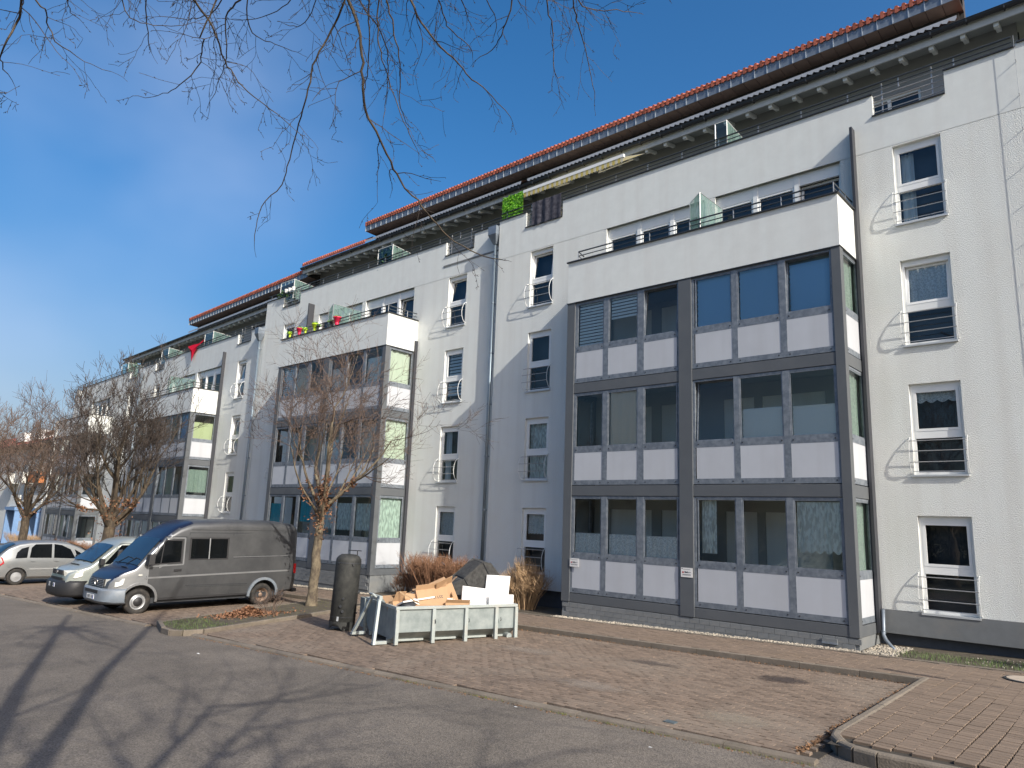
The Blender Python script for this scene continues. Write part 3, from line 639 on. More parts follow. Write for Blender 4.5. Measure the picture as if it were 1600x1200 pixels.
def parapet_and_terrace(root, xa, xb, notches, who, zt=10.25, rails=True, y=0.):
    p = MB(); wall_face(p, xa, xb, 8.84, zt, [(a, b, 9.72, zt+.01) for a, b in notches], y, .16)
    bk = MB(); wall_face(p, xa, xb, 8.84, zt, [(a, b, 9.72, zt+.01) for a, b in notches], y+.16, .0)
    segs = []; x = xa
    for a, b in sorted(notches): segs.append((x, a)); x = b
    segs.append((x, xb)); c = MB()
    for a, b in segs: p.poly([(a, y, zt), (b, y, zt), (b, y+.16, zt), (a, y+.16, zt)])
    par = p.build('terrace_parapet', M_SMOOTH, root)
    for a, b in segs: MB().box(a-.01, b+.01, y-.04, y+.2, zt+.003, zt+.032).build('coping', M_DARK, par)
    for a, b in notches:
        q = MB(); q.box(a-.02, b+.0, y-.04, y+.2, 9.70, 9.722); q.build('coping', M_DARK, par)
        q = MB()
        for i in range(5): q.tube([(a+.005, y+.06, 9.82+i*.135), (b-.005, y+.06, 9.82+i*.135)], .012, 5)
        g = q.build('notch_rail', M_RAIL, root)
        for xx in (a+.2, b-.25): MB().box(xx-.012, xx+.012, y+.07, y+.1, 9.725, 10.53).build('rail_post', M_RAIL, g)
    if rails:
        q = MB()
        for zz, r in ((10.53, .022), (10.41, .014)): q.tube([(xa+.05, y+.03, zz), (xb-.05, y+.03, zz)], r, 6)
        tr = q.build('terrace_rail', M_DRAIL, root); x = xa+.3
        while x < xb: 
            MB().box(x-.012, x+.012, y+.035, y+.065, zt+.03, 10.53).build('rail_post', M_RAIL, tr); x += 1.12
    return par

def roof(root, xa, xb, gy=1.17, dorm=None, pent=None, gext=(0, 0), tiles_between=()):
    """gutter, eaves board, rafters, setback wall, and the long zinc dormer with clay tiles"""
    g = MB(); gz0 = 12.05
    n = 7; prof = [(gy-.0+.07-.07*math.cos(math.pi*i/n*1.0), gz0+.075-.085*math.sin(math.pi*i/n)) for i in range(n+1)]
    vs = []
    for x in (xa, xb): vs += [(x, a, b_) for a, b_ in prof]
    k = n+1; g.add(vs, [(i, i+1, i+1+k, i+k) for i in range(n)][::1]); g.tube([(xa, gy, gz0+.08), (xb, gy, gz0+.08)], .012, 6)
    x = xa+.4
    while x < xb: g.box(x, x+.03, gy-.006, gy+.14, gz0-.014, gz0+.09); x += .75
    gu = g.build('gutter', M_DARK, root)
    MB().box(xa+.02, xb-.02, gy+.15, gy+.19, 11.86, 12.10).build('eaves_board', mat('eaves_paint', (.50, .52, .52), .7, var=.08), root)
    so_ = MB(); so_.poly([(xa, gy+.19, 11.93), (xb, gy+.19, 11.93), (xb, gy+2.2, 12.35), (xa, gy+2.2, 12.35)][::-1]); so_.build('eaves_soffit', mat('eaves_boarding', (.28, .30, .30), .8, var=.1, stretch=(.3, 6, 1)), root)
    rf = MB().prism([(-.05, gy+.21, 11.915), (-.05, gy+.21, 11.775), (-.05, gy+.30, 11.765), (-.05, gy+.55, 11.90), (-.05, gy+1.3, 12.06), (-.05, gy+1.3, 12.15)], (.10, 0, 0)).build('rafter', mat('rafter_paint', (.66, .69, .68), .7, var=.06), root)
    rf.location.x = 0; first = True; x = xa+.35
    base = rf.location.copy()
    while x < xb-.1:
        o = rf if first else inst(rf, root); first = False; o.location = (x, 0, 0); x += .672
    pw0, pw1 = pent or (xa, xb)
    wf = MB(); hs_ = []; x = pw0+1.0
    while x < pw1-2.2: hs_.append((x, x+1.5, 9.5, 11.25)); x += 3.4
    wall_face(wf, pw0, pw1, 8.9, 12.3, hs_, 1.95, .12); wf.box(pw0, pw0+.1, 1.96, 4, 8.9, 12.2); pw = wf.build('penthouse_wall', mat('penthouse_render_shaded', (.27, .28, .28), .9, var=.06), root)  # render darkened so its colour carries the shade beneath the eaves
    for a, b_, c, d in hs_:
        f = MB(); f.box(a, a+.07, 2.03, 2.1, c, d); f.box(b_-.07, b_, 2.03, 2.1, c, d); f.box(a+.07, b_-.07, 2.03, 2.1, d-.07, d); f.box(a+.07, b_-.07, 2.03, 2.1, c, c+.07); f.box((a+b_)/2-.04, (a+b_)/2+.04, 2.03, 2.1, c+.07, d-.07)
        w = f.build('terrace_door', M_WHITE, root); MB().poly([(a, 2.08, c), (b_, 2.08, c), (b_, 2.08, d), (a, 2.08, d)]).build('pane', M_GLASSW, w)
    MB().box(pw0, pw1, 2.3, 2.35, 8.9, 12).build('penthouse_room', M_INT, root)
    MB().box(xa if not pent else pw0-3, xb, .17, 3, 9.28, 9.34).build('terrace_floor', M_GREYWALL, root)
    # low roof pitch behind the gutter
    rp = MB(); rp.add([(xa, gy+.1, 12.12), (xb, gy+.1, 12.12), (xb, gy+1.6, 12.72), (xa, gy+1.6, 12.72), (xb, gy+8, 14.6), (xa, gy+8, 14.6)], [(0, 1, 2, 3), (3, 2, 4, 5)])
    rp.build('roof', M_TILE, root)
    et = MB(); 
    for i in range(7):
        a = math.pi*i/6; et.v.append((.08*math.cos(a), 0, .045*math.sin(a))); 
    for i in range(7):
        a = math.pi*i/6; et.v.append((.08*math.cos(a), .32, .13+.045*math.sin(a)))
    et.f = [(i, i+1, i+8, i+7) for i in range(6)]+[tuple(range(7))[::-1]]; et.m = [0]*7
    M_TD = mat('eaves_tile', (.16, .075, .055), .8, var=.2, island=.2)
    ep = et.build('eaves_tile', M_TD, root, org=(0, 0, 0), smooth=False); ep.location = (xa-MB.org[0]+.1, gy+.07, 12.13-MB.org[2]); x = xa+.27; cnt = 1
    allx = []
    while x < xb-.05: allx.append(x); x += .168
    ex = MB()
    for x in allx:
        if cnt < 200: inst(ep, root, (x-MB.org[0], gy+.07, 12.13-MB.org[2])); cnt += 1
    if dorm:
        d0, d1 = dorm; fy, by, zf0, zf1, zi = gy+.10, gy+.60, 12.80, 13.10, 12.78
        # sides: front wall band, sloped cheeks
        c = MB(); c.box(d0+.12, d1-.10, by, by+.03, 12.30, zi); c.box(d0+.12, d1-.12, by+.2, by+.24, 12.3, 13.05)
        c.prism([(d0, fy+.02, zf0+.01), (d0, fy+.02, zf1), (d0, fy+.8, zf1+.10), (d0, fy+.8, 12.3), (d0, by+.1, 12.3), (d0, by+.1, zi)], (.11, 0, 0)); c.prism([(d1-.11, fy+.02, zf0+.01), (d1-.11, fy+.02, zf1), (d1-.11, fy+.8, zf1+.10), (d1-.11, fy+.8, 12.3), (d1-.11, by+.1, 12.3), (d1-.11, by+.1, zi)], (.11, 0, 0))
        dm = c.build('dormer', mat('dark_zinc', (.045, .042, .042), .8, .0, var=.12), root)
        fl = MB(); fl.add([(d0+.12, by-.02, 12.58), (d1-.12, by-.02, 12.58), (d1-.12, gy+.075, 12.34), (d0+.12, gy+.075, 12.34)], [(0, 3, 2, 1)])
        xx = d0+.12
        while xx < d1-.2: fl.add([(xx, gy+.07, 12.345), (xx+.168, gy+.07, 12.345), (xx+.168, gy+.06, 12.27), (xx+.126, gy+.055, 12.205), (xx+.042, gy+.055, 12.24), (xx, gy+.06, 12.27)], [(5, 4, 3, 2, 1, 0)]); xx += .168
        fl.build('flashing', mat('light_flashing', (.40, .41, .42), .45, .3, var=.08), dm)
        st = .36; nn = int((d1-d0)/st); st = (d1-d0)/nn
        fp = MB().cbox(.008, st-.008, 0, .02, zf0, zf1, .003).build('fascia_panel', M_ZINC, dm, org=(0, 0, 0))
        sm = MB().box(-.010, .010, -.020, .015, zf0-.004, zf1+.0).build('standing_seam', mat('seam_zinc', (.42, .46, .50), .4, .4, var=.1), dm, org=(0, 0, 0))
        sp_ = MB(); sp_.add([(.006, 0, zf0), (st-.006, 0, zf0), (st-.006, .48, zi-.005), (.006, .48, zi-.005), (.006, 0, zf0+.02), (st-.006, 0, zf0+.02), (st-.006, .48, zi+.015), (.006, .48, zi+.015)], [(0, 3, 2, 1), (4, 5, 6, 7), (0, 1, 5, 4), (1, 2, 6, 5), (2, 3, 7, 6), (3, 0, 4, 7)])
        sp_ = sp_.build('soffit_panel', M_SOFFIT, dm, org=(0, 0, 0))
        for i in range(nn):
            x = d0+i*st-MB.org[0]
            for o in (fp, sm, sp_):
                q = o if i == 0 else inst(o, dm); q.location = (x, fy+(.012 if o is sp_ else 0), -MB.org[2])
        MB().box(d0, d1, fy+.03, fy+.5, zf0+.03, zf1-.01).build('dormer_core', M_DARK, dm)
        tp = MB(); tw = .168
        prof = [(0, 0), (.012, .05), (.045, .075), (.078, .05), (.09, .0), (.15, -.012), (tw-.003, 0)]
        for yy, zz in ((0, 0), (.34, .16)): tp.v += [(u, yy, v+zz) for u, v in prof]+[(u, yy, v+zz-.02) for u, v in prof]
        kk = len(prof); tp.f = [(i, i+1, i+1+2*kk, i+2*kk) for i in range(kk-1)]+[(kk+i+1, kk+i, i, i+1) for i in range(kk-1)]+[(kk+i, kk+i+1, kk+i+1+2*kk, kk+i+2*kk) for i in range(kk-1)]+[(kk-1, 2*kk-1, 4*kk-1, 3*kk-1), (kk, 0, 2*kk, 3*kk)]; tp.m = [0]*len(tp.f)
        # skirt of each tile seen from the street
        tp.box(.006, .084, .0, .012, -.13, .055); tp.box(.086, .164, .012, .022, -.10, -.005)
        tp = tp.build('roof_tile', M_TILE, dm, org=(0, 0, 0)); x = d0-.02; i = 0
        while x < d1-.05:
            q = tp if i == 0 else inst(tp, dm); q.location = (x-MB.org[0], fy-.045, zf1+.075-MB.org[2]+random.uniform(-.006, .006)); q.rotation_euler = (0, random.uniform(-.02, .02), 0); x += tw; i += 1
        MB().add([(d0, fy+.25, zf1+.12), (d1, fy+.25, zf1+.12), (d1, fy+.8, zf1+.13), (d0, fy+.8, zf1+.13), (d1-.12, fy+1.6, 12.5), (d0+.12, fy+1.6, 12.5)], [(0, 1, 2, 3), (3, 2, 4, 5)]).build('dormer_roof', M_TILE, dm)
    for t0, t1 in tiles_between:
        tb = MB(); x = t0; first = True; tp = None
        tb.v = []; prof = [(0, 0), (.012, .05), (.045, .075), (.078, .05), (.09, .0), (.15, -.012), (.165, 0)]
        for yy, zz in ((0, 0), (.5, .36)): tb.v += [(u, yy, v+zz) for u, v in prof]
        tb.f = [(i, i+1, i+8, i+7) for i in range(6)]; tb.m = [0]*6; tb.box(.006, .084, .0, .012, -.09, .055); tb.box(.086, .16, .012, .022, -.09, -.005)
        tp = tb.build('roof_tile', M_TILE, root, org=(0, 0, 0)); i = 0
        while x < t1:
            q = tp if i == 0 else inst(tp, root); q.location = (x-MB.org[0], gy+.10, 12.33-MB.org[2]); x += .168; i += 1
    return gu

def band_group(root, xl, xr, n, y=0., where='', tilt=-1):
    """strip of white balcony windows with shutter boxes in one opening"""
    yf = y+.15; zb, zt = 6.72, 8.83; b = MB(); m = .12; s = (xr-xl-m*(n-1)-.12)/n
    xs = [(xl+.06+i*(s+m), xl+.06+i*(s+m)+s) for i in range(n)]
    b.box(xl+.002, xl+.06, yf-.05, yf+.03, zb, zt-.002); b.box(xr-.06, xr-.002, yf-.05, yf+.03, zb, zt-.002)
    for i in range(n-1): b.box(xs[i][1], xs[i+1][0], yf-.06, yf+.03, zb, zt-.002)
    for a, c in xs: b.box(a, c, yf-.045, yf+.03, zt-.30, zt-.003)
    w = b.build('window', M_WHITE, root)
    for i, (a, c) in enumerate(xs):
        f = MB(); g = .055; zz = zt-.302
        ti = .12 if i == tilt else 0
        def T(x, yy, z): return (x, yy+max(0, (z-zb)/(zz-zb))*ti, z)
        for q in ((a, a+g, zb, zz), (c-g, c, zb, zz), (a+g, c-g, zz-g, zz), (a+g, c-g, zb, zb+g)):
            k = len(f.v); f.box(q[0], q[1], yf-.035, yf+.02, q[2], q[3])
            for v in range(k, len(f.v)): f.v[v] = T(*f.v[v])
        f.build('sash', M_WHITE, w); MB().poly([T(a+g, yf, zb+g), T(c-g, yf, zb+g), T(c-g, yf, zz-g), T(a+g, yf, zz-g)]).build('pane', M_GLASSW, w)
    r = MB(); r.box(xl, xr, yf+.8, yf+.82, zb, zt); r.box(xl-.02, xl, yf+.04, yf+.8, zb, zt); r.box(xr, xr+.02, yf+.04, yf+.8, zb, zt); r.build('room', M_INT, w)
    return w

def divider(root, x, y0, y1, zb, zt, label, wing=.28, wy=0, frame=False, slope=.22, drop=0.0):
    """glass privacy screen between neighbouring balconies"""
    e = empty('privacy_screen', root.matrix_basis @ Vector((x-MB.org[0], y0, zb-MB.org[2])), root.rotation_euler.z, label, 'privacy screen', 'glass privacy screens on the balconies', root.scale.x)
    o = (x, y0, zb)
    MB().poly([(x, y0, zb), (x, y1, zb), (x, y1, zt-drop), (x, y0, zt)]).build('glass_panel', M_GLASSG, e, org=o)
    MB().poly([(x-wing, y0+wy, zb), (x, y0, zb), (x, y0, zt), (x-wing, y0+wy, zt-slope)]).build('glass_panel', M_GLASSG if not frame else M_GLASSC, e, org=o)
    f = MB(); r = .014
    f.tube([(x, y0, zb), (x, y0, zt)], r, 6); f.tube([(x, y0, zt), (x, y1, zt-drop), (x, y1, zb)], r*.7, 5); f.tube([(x, y0, zt), (x-wing, y0+wy, zt-slope), (x-wing, y0+wy, zb)], r*(1.3 if frame else .7), 5)
    f.build('frame', M_RAIL if not frame else M_WHITE, e, org=o); return e

def hopper_pipe(root, x, zg, y=0., label='', top=10.12):
    e = empty('rainwater_pipe', root.matrix_basis @ Vector((x-MB.org[0], y, zg-MB.org[2])), root.rotation_euler.z, label, 'rainwater pipe', 'zinc rainwater pipes with hopper heads', root.scale.x); o = (x, y, zg)
    h = MB(); a, c = .19, .07
    h.add([(x-a, y-.005, top), (x+a, y-.005, top), (x+a, y-.34, top), (x-a, y-.34, top), (x-c, y-.06, top-.62), (x+c, y-.06, top-.62), (x+c, y-.20, top-.62), (x-c, y-.20, top-.62),
           (x-a*1.0, y-.005, top-.30), (x+a, y-.005, top-.30), (x+a, y-.34, top-.30), (x-a, y-.34, top-.30)],
          [(3, 2, 1, 0), (4, 5, 6, 7), (0, 1, 9, 8), (1, 2, 10, 9), (2, 3, 11, 10), (3, 0, 8, 11), (8, 9, 5, 4), (9, 10, 6, 5), (10, 11, 7, 6), (11, 8, 4, 7)])
    h.build('hopper_head', M_ZINC, e, org=o)
    p = MB(); p.tube([(x, y-.13, top-.6), (x, y-.13, zg+.1)], .052, 12); p.build('pipe', mat('pipe_zinc', (.20, .25, .29), .4, .35, var=.15, vs=3, stretch=(1, 1, .3)), e, smooth=True, org=o)
    z = top-1.0; br = None
    while z > zg+.5: 
        b = MB(); b.lathe([(.058, -.03), (.062, -.02), (.062, .02), (.058, .03)], (x, y-.13, z), n=12); b.box(x-.012, x+.012, y-.13, y, z-.012, z+.012); b.build('pipe_bracket', M_ZINC, e, org=o); z -= 1.75
    return e

def side_fins(root, x, y0, z0, z1): MB().box(x, x+.06, y0, 0, z0, z1).build('fin', mat('fin_paint', (.038, .040, .048), .5, var=.06), root)
ORD = ['leftmost', 'second', 'third', 'fourth', 'fifth', 'rightmost']
def F_(kind, m, desc, who, top=0., bot=0., folds=6, sc=0., cat='curtain', side=False):
    """a filling: fraction left free at top / bottom of the pane"""
    def fn(root, a, c, z0, z1, y, f, i):
        H = z1-z0; lo, hi = z0+bot*H+.02, z1-top*H-.02
        lb = f'{desc}, {ORD[i]} {FLN[f]} pane, {who} bay'
        b = cloth(a+.01, c-.01, lo, hi, y, folds, .016, sc) if kind == 'cloth' else (pleated(a+.01, c-.01, lo, hi, y) if kind == 'pleat' else slats(a+.01, c-.01, lo, hi, y))
        drape(root, b, cat, m, lb, cat)
    return fn
def FS(m, desc, who, top=0., bot=0., folds=5):
    def fn(root, x, y0, y1, z0, z1, f):
        H = z1-z0; b = cloth(y0+.01, y1-.02, z0+bot*H+.02, z1-top*H-.02, 0, folds, .018)
        b.v = [(x-yy, xx, z) for xx, yy, z in b.v]
        drape(root, b, 'curtain', m, f'{desc}, {FLN[f]} side pane, {who} bay', 'curtain')
    return fn

# ---- block A (nearest)
XA, ZA = -8.0, -2.4
MB.org = (XA, 0, ZA)
A = empty('apartment_block', (XA, 16.93, ZA), 0, 'nearest section of the white apartment block with grey glazed bay and red tiled dormer', 'apartment block', 'joined sections of the white apartment block')
lev = [(-1.53, .44), (1.255, 3.225), (4.055, 6.025), (6.86, 8.80)]
w = MB(); hol = []
for zb, zt in lev: hol += [(-14.8, -13.85, zb, zt), (-3.87, -2.9, zb, zt)]
hol += [(-11.78, -8.53, 6.72, 8.83), (-8.25, -5.02, 6.72, 8.83)]
wall_face(w, -16.28, -4.7, -1.93, 8.83, hol, 0, .13); wall_face(w, -4.7, 5, -1.50, 8.83, hol, 0, .13)
w.poly([(-16.28, .004, -1.93), (-16.28, .004, 10.25), (-16.28, 2, 10.25), (-16.28, 2, -1.93)]); w.poly([(-16.28, 0, -1.93), (-16.28, .6, -1.93), (-4.7, .6, -1.93), (-4.7, 0, -1.93)])
w.build('wall', M_RENDER, A)
b = MB(); b.box(-4.62, 5, -.035, .12, -1.97, -1.505); b.build('base_band', M_GREYWALL, A)
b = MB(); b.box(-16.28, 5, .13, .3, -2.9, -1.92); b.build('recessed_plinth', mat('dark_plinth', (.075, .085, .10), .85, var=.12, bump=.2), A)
MB().box(-16.2, 4.9, .4, .5, -1.9, 9).build('core', M_DARK, A)
parapet_and_terrace(A, -16.28, -1.42, [(-15.05, -13.5), (-4.23, -2.74)], 'near')
MB().box(-1.42, 5, .0, .16, 8.84, 10.32).build('terrace_parapet', M_SMOOTH, A)
MB().box(-1.38, 5, -.04, .2, 10.323, 10.36).build('coping', M_DARK, A)
whoA = 'nearest'
FA = {(2,0): F_('slat', M_ZEBRA, 'pale striped blind', whoA, 0, 0, cat='blind'), (2,1): F_('slat', M_ZEBRA, 'half lowered striped blind', whoA, 0, .5, cat='blind'),
      (2,3): F_('pleat', M_BLUEBL, 'blue pleated blind', whoA, cat='blind'), (2,4): F_('pleat', M_BLUEBL, 'blue pleated blind', whoA, cat='blind'), (2,5): F_('pleat', M_BLUEBL, 'blue pleated blind behind the tilted sash', whoA, .06, 0, cat='blind'),
      (1,1): F_('cloth', M_BEIGE, 'hanging beige cloth', whoA, 0, 0, 3), (1,4): F_('pleat', M_WHITEBL, 'pale pleated blind covering the lower half', whoA, .5, 0, cat='blind'), (1,5): F_('pleat', M_WHITEBL, 'white pleated blind covering the lower half', whoA, .52, 0, cat='blind'),
      (0,0): F_('cloth', M_LACE, 'short scalloped lace curtain', whoA, .62, .01, 6, .05), (0,1): F_('cloth', M_LACE, 'short lace curtain with flower pattern', whoA, .62, .01, 6, .05), (0,2): F_('cloth', M_LACE, 'short gathered lace curtain', whoA, .62, .01, 6, .05),
      (0,5): F_('cloth', M_LACE2, 'long white net curtain with scalloped hem', whoA, .02, .26, 5, .07),
      (2,'s'): FS(M_NETG, 'plain net curtain', whoA), (1,'s'): FS(M_NETG, 'loosely hung net curtain', whoA), (0,'s'): FS(M_NETG, 'straight net curtain', whoA, 0, 0, 3)}
def sheer(root, a, c, z0, z1, y, f, i): drape(root, cloth(a+.01, a+(c-a)*.42, z0+.2, z1-.02, y+.1, 4, .02), 'curtain', M_LACE2, 'sheer curtain drawn aside, fourth ground floor pane, nearest bay', 'curtain')
FA[(0,3)] = sheer
bay(A, -12.17, -4.72, -1.33, -2.5, 'nearest', FA, tiltp={(2,2), (2,5), (1,3)})
side_fins(A, -4.712, -.22, -1.98, 9.5)
blA = {0: 'netfull', 1: 'nethalf', 2: 'slats', 3: None}; nmA = ['ground floor', 'first floor', 'second floor', 'top']
for k, (zb, zt) in enumerate(lev):
    win(A, -14.8, -13.85, zb, zt, where=f'{nmA[k]} window left of the nearest glazed bay', blind={0: 'nethalf', 1: 'netfull'}.get(k), tilt=k == 3)
    win(A, -3.87, -2.9, zb, zt, where=f'{nmA[k]} window right of the nearest glazed bay', blind={3: 'side', 2: 'net', 1: 'valance'}.get(k), tilt=k in (2,), bow=.55)
band_group(A, -11.78, -8.53, 3); band_group(A, -8.25, -5.02, 3, tilt=2)
divider(A, -8.04, -1.28, -.02, 7.2, 8.42, 'green glass privacy screen on the nearest balcony above the glazed bay')
divider(A, -7.90, .06, 1.2, 10.1, 11.02, 'framed green glass screen on the roof terrace above the nearest bay', .34, 0, True, .0, .1)
roof(A, -16.3, 5, 1.17, (-16.30, -2.5), (-16.28, -1.5))

# ---- block B (middle)
XB, ZB = -24.3, -2.9
MB.org = (XB, 0, ZB)
B = empty('apartment_block', (XB, 17.12, ZB), 0, 'middle section of the white apartment block with red pots on its balcony', 'apartment block', 'joined sections of the white apartment block')
w = MB(); hol = []
for zb, zt in lev: hol += [(-18.95, -18.0, zb, zt), (-30.43, -29.5, zb, zt)]
hol += [(-27.5, -24.27, 6.72, 8.83), (-24.02, -20.92, 6.72, 8.83)]
wall_face(w, -32.25, -16.285, -1.93, 8.83, hol, 0, .13)
w.poly([(-32.25, 0, -1.93), (-32.25, .6, -1.93), (-16.285, .6, -1.93), (-16.285, 0, -1.93)]); w.poly([(-32.25, 0, 6), (-32.25, 0, 10.25), (-32.25, 3, 10.25), (-32.25, 3, 6)])
w.build('wall', M_RENDER, B)
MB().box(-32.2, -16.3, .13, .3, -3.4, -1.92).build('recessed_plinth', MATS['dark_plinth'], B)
MB().box(-32.2, -16.3, .4, .5, -1.9, 9).build('core', M_DARK, B)
parapet_and_terrace(B, -32.25, -16.285, [(-19.2, -17.7), (-30.7, -29.2)], 'middle')
wB = 'middle'
FB = {(2,0): F_('slat', M_ZEBRA, 'striped blind', wB, cat='blind'), (2,1): F_('cloth', M_BEIGE, 'brown beige curtain', wB, .1, 0), (2,3): F_('cloth', M_LACE, 'white net curtain', wB, .35, 0), (2,5): F_('cloth', M_WHITEBL, 'white curtain covering most of the pane', wB, .22, 0, 3),
      (1,3): F_('cloth', M_ZEBRA, 'pale curtain', wB, .45, 0), (1,5): F_('cloth', M_LACE, 'swagged white curtain', wB, .12, 0, 3, .1),
      (0,0): F_('cloth', M_TEAL, 'turquoise curtain', wB, .2, 0), (0,2): F_('cloth', M_TEAL, 'turquoise curtain', wB, .1, .3, 3),
      (0,3): F_('cloth', M_LACE2, 'white lace curtain with scalloped hem', wB, .16, .17, 6, .05), (0,4): F_('cloth', M_LACE2, 'white lace curtain hung below the top', wB, .16, .17, 6, .05), (0,5): F_('cloth', M_LACE2, 'white lace curtain with wavy hem', wB, .16, .17, 6, .05),
      (2,'s'): FS(M_CURT, 'sunlit white curtain', wB, .02, 0, 4), (1,'s'): FS(M_CURT, 'sunlit cream curtain', wB, 0, 0, 6), (0,'s'): FS(M_NETP, 'patterned lace curtain', wB, 0, 0, 7)}
bay(B, -28.0, -20.57, -1.43, -2.7, 'middle', FB, tiltp={(2,4), (1,4)})
side_fins(B, -20.562, -.12, -1.98, 6.6); side_fins(B, -27.98, -.30, 7.2, 9.38)
for k, (zb, zt) in enumerate(lev):
    win(B, -18.95, -18.0, zb, zt, where=f'{nmA[k]} window right of the middle glazed bay', blind={0: 'net', 2: 'slats', 1: 'side'}.get(k), tilt=k == 3)
    win(B, -30.43, -29.5, zb, zt, where=f'{nmA[k]} window left of the middle glazed bay', rail=k < 3)
band_group(B, -27.5, -24.27, 3); band_group(B, -24.02, -20.92, 3, tilt=2)
divider(B, -24.28, -1.38, -.02, 7.2, 8.42, 'green glass privacy screen behind the red flower pots on the middle balcony')
divider(B, -22.55, .06, 1.2, 10.1, 11.0, 'framed glass screen with green plant behind on the middle roof terrace', .95, 0, True, 0, .1)
divider(B, -30.0, .06, 1.2, 10.1, 11.05, 'framed glass screen at the far end of the middle roof terrace', 1.2, 0, True, 0, .1)
roof(B, -31.2, -16.305, .98, (-26.0, -16.31), (-31.0, -16.285), tiles_between=[(-31.2, -26.15)])
hopper_pipe(B, -16.50, -2.45, 0, 'rainwater pipe with hopper head between the nearest and middle sections', 10.10)

# ---- block C / D (far, slightly turned and lower)
lam = 1.021; ZC = -1.7; MB.org = (0, 0, ZC)
rotC = R(-2.59)
C = empty('apartment_block', (-31.5*lam, 16.76*lam, lam*(-1.36+ZC)), rotC, 'far section of the white apartment block with red cloth over its terrace rail', 'apartment block', 'joined sections of the white apartment block', lam)
w = MB(); hol = []
for zb, zt in lev: hol += [(-2.65, -1.7, zb, zt), (-14.1, -13.2, zb, zt)]
hol += [(-11.2, -7.98, 6.72, 8.83), (-7.70, -4.6, 6.72, 8.83)]
wall_face(w, -16.1, -.09, -1.93, 8.83, hol, 0, .13); w.build('wall', M_RENDER, C)
MB().box(-16.1, -.1, .4, .5, -3, 9).build('core', M_DARK, C)
MB().box(-16.1, -.1, .13, .3, -3, -1.92).build('recessed_plinth', MATS['dark_plinth'], C)
parapet_and_terrace(C, -16.1, -.09, [(-2.95, -1.45), (-14.4, -12.9)], 'far')
wC = 'far'
FC = {(2,3): F_('cloth', M_LACE, 'white net curtain', wC, .3, 0), (2,5): F_('pleat', M_BLUEBL, 'blue blind', wC, cat='blind'), (1,3): F_('cloth', M_LACE, 'white net curtain', wC, .1, .1), (1,4): F_('cloth', M_CURT, 'pale curtain', wC, 0, 0, 2),
      (0,4): F_('cloth', M_LACE2, 'net curtain', wC, 0, .1), (0,3): F_('cloth', M_LACE2, 'net curtain', wC, 0, .1), (2,'s'): FS(M_LIME, 'sunlit lime green cloth', wC, .3, .0, 2), (1,'s'): FS(M_NETG, 'thin curtain', wC, .1, .1)}
bay(C, -11.7, -4.25, -1.43, -2.9, 'far', FC, nodetail=True, tiltp={(1,3)})
side_fins(C, -4.242, -.16, -1.98, 9.5)
for k, (zb, zt) in enumerate(lev):
    win(C, -2.65, -1.7, zb, zt, where=f'{nmA[k]} window right of the far glazed bay', blind={3: 'side', 2: 'side'}.get(k), tilt=k > 1)
    win(C, -14.1, -13.2, zb, zt, where=f'{nmA[k]} window left of the far glazed bay', rail=k < 3)
band_group(C, -11.2, -7.98, 3); band_group(C, -7.70, -4.6, 3)
divider(C, -7.75, -1.38, -.02, 7.2, 8.42, 'glass privacy screen on the far balcony above the glazed bay')
divider(C, -6.3, .06, 1.2, 10.1, 11.0, 'framed glass screen on the far roof terrace beside the red cloth', 1.1, 0, True, 0, .1)
divider(C, -12.7, .06, 1.2, 10.1, 11.0, 'framed glass screen at the left part of the far roof terrace', 1.1, 0, True, 0, .1)
roof(C, -16.1, 2.0, 1.17, (-13.3, 1.2), (-16, 0))
hopper_pipe(C, -.22, -2.9, 0, 'rainwater pipe with hopper head between the middle and far sections', 10.10)
# D
D = empty('apartment_block', C.matrix_basis @ Vector((-16.1, 0, 0)), rotC, 'farthest section of the white apartment block behind the big bare tree', 'apartment block', 'joined sections of the white apartment block', lam)
MB.org = (-16.1, 0, ZC)
w = MB(); hol = []
for zb, zt in lev: hol += [(-18.75, -17.8, zb, zt)]
hol += [(-26.6, -22.6, 6.72, 8.83)]
wall_face(w, -31.4, -16.11, -1.93, 8.83, hol, 0, .13); w.poly([(-31.4, 0, -2.4), (-31.4, 0, 10.25), (-31.4, 4, 10.25), (-31.4, 4, -2.4)]); w.build('wall', M_RENDER, D)
MB().box(-31.3, -16.11, .4, .5, -3, 9).build('core', M_DARK, D)
MB().box(-31.3, -16.11, .13, .3, -3, -1.92).build('recessed_plinth', MATS['dark_plinth'], D)
parapet_and_terrace(D, -31.4, -16.11, [(-19.05, -17.55), (-30.9, -29.6)], 'farthest')
FD = {(0,3): F_('cloth', M_CURT, 'pale curtain', 'farthest', 0, 0, 2), (0,4): F_('cloth', M_LACE, 'net curtain', 'farthest', 0, .2)}
bay(D, -28.9, -21.45, -1.43, -3.2, 'farthest', FD, nodetail=True, tiltp={(0,4)})
for k, (zb, zt) in enumerate(lev): win(D, -18.75, -17.8, zb, zt, where='x', rail=k < 3)
band_group(D, -26.6, -22.6, 4)
divider(D, -19.9, .06, 1.2, 10.1, 11.0, 'glass screen with green plant at the end of the farthest terrace', 1.3, 0, True, 0, .1)
hopper_pipe(D, -16.35, -2.9, 0, 'rainwater pipe with hopper head between the far and farthest sections', 10.10)
roof(D, -25.2, -16.12, 1.17, None, (-23.6, -16.12))
MB.org = (0, 0, 0)

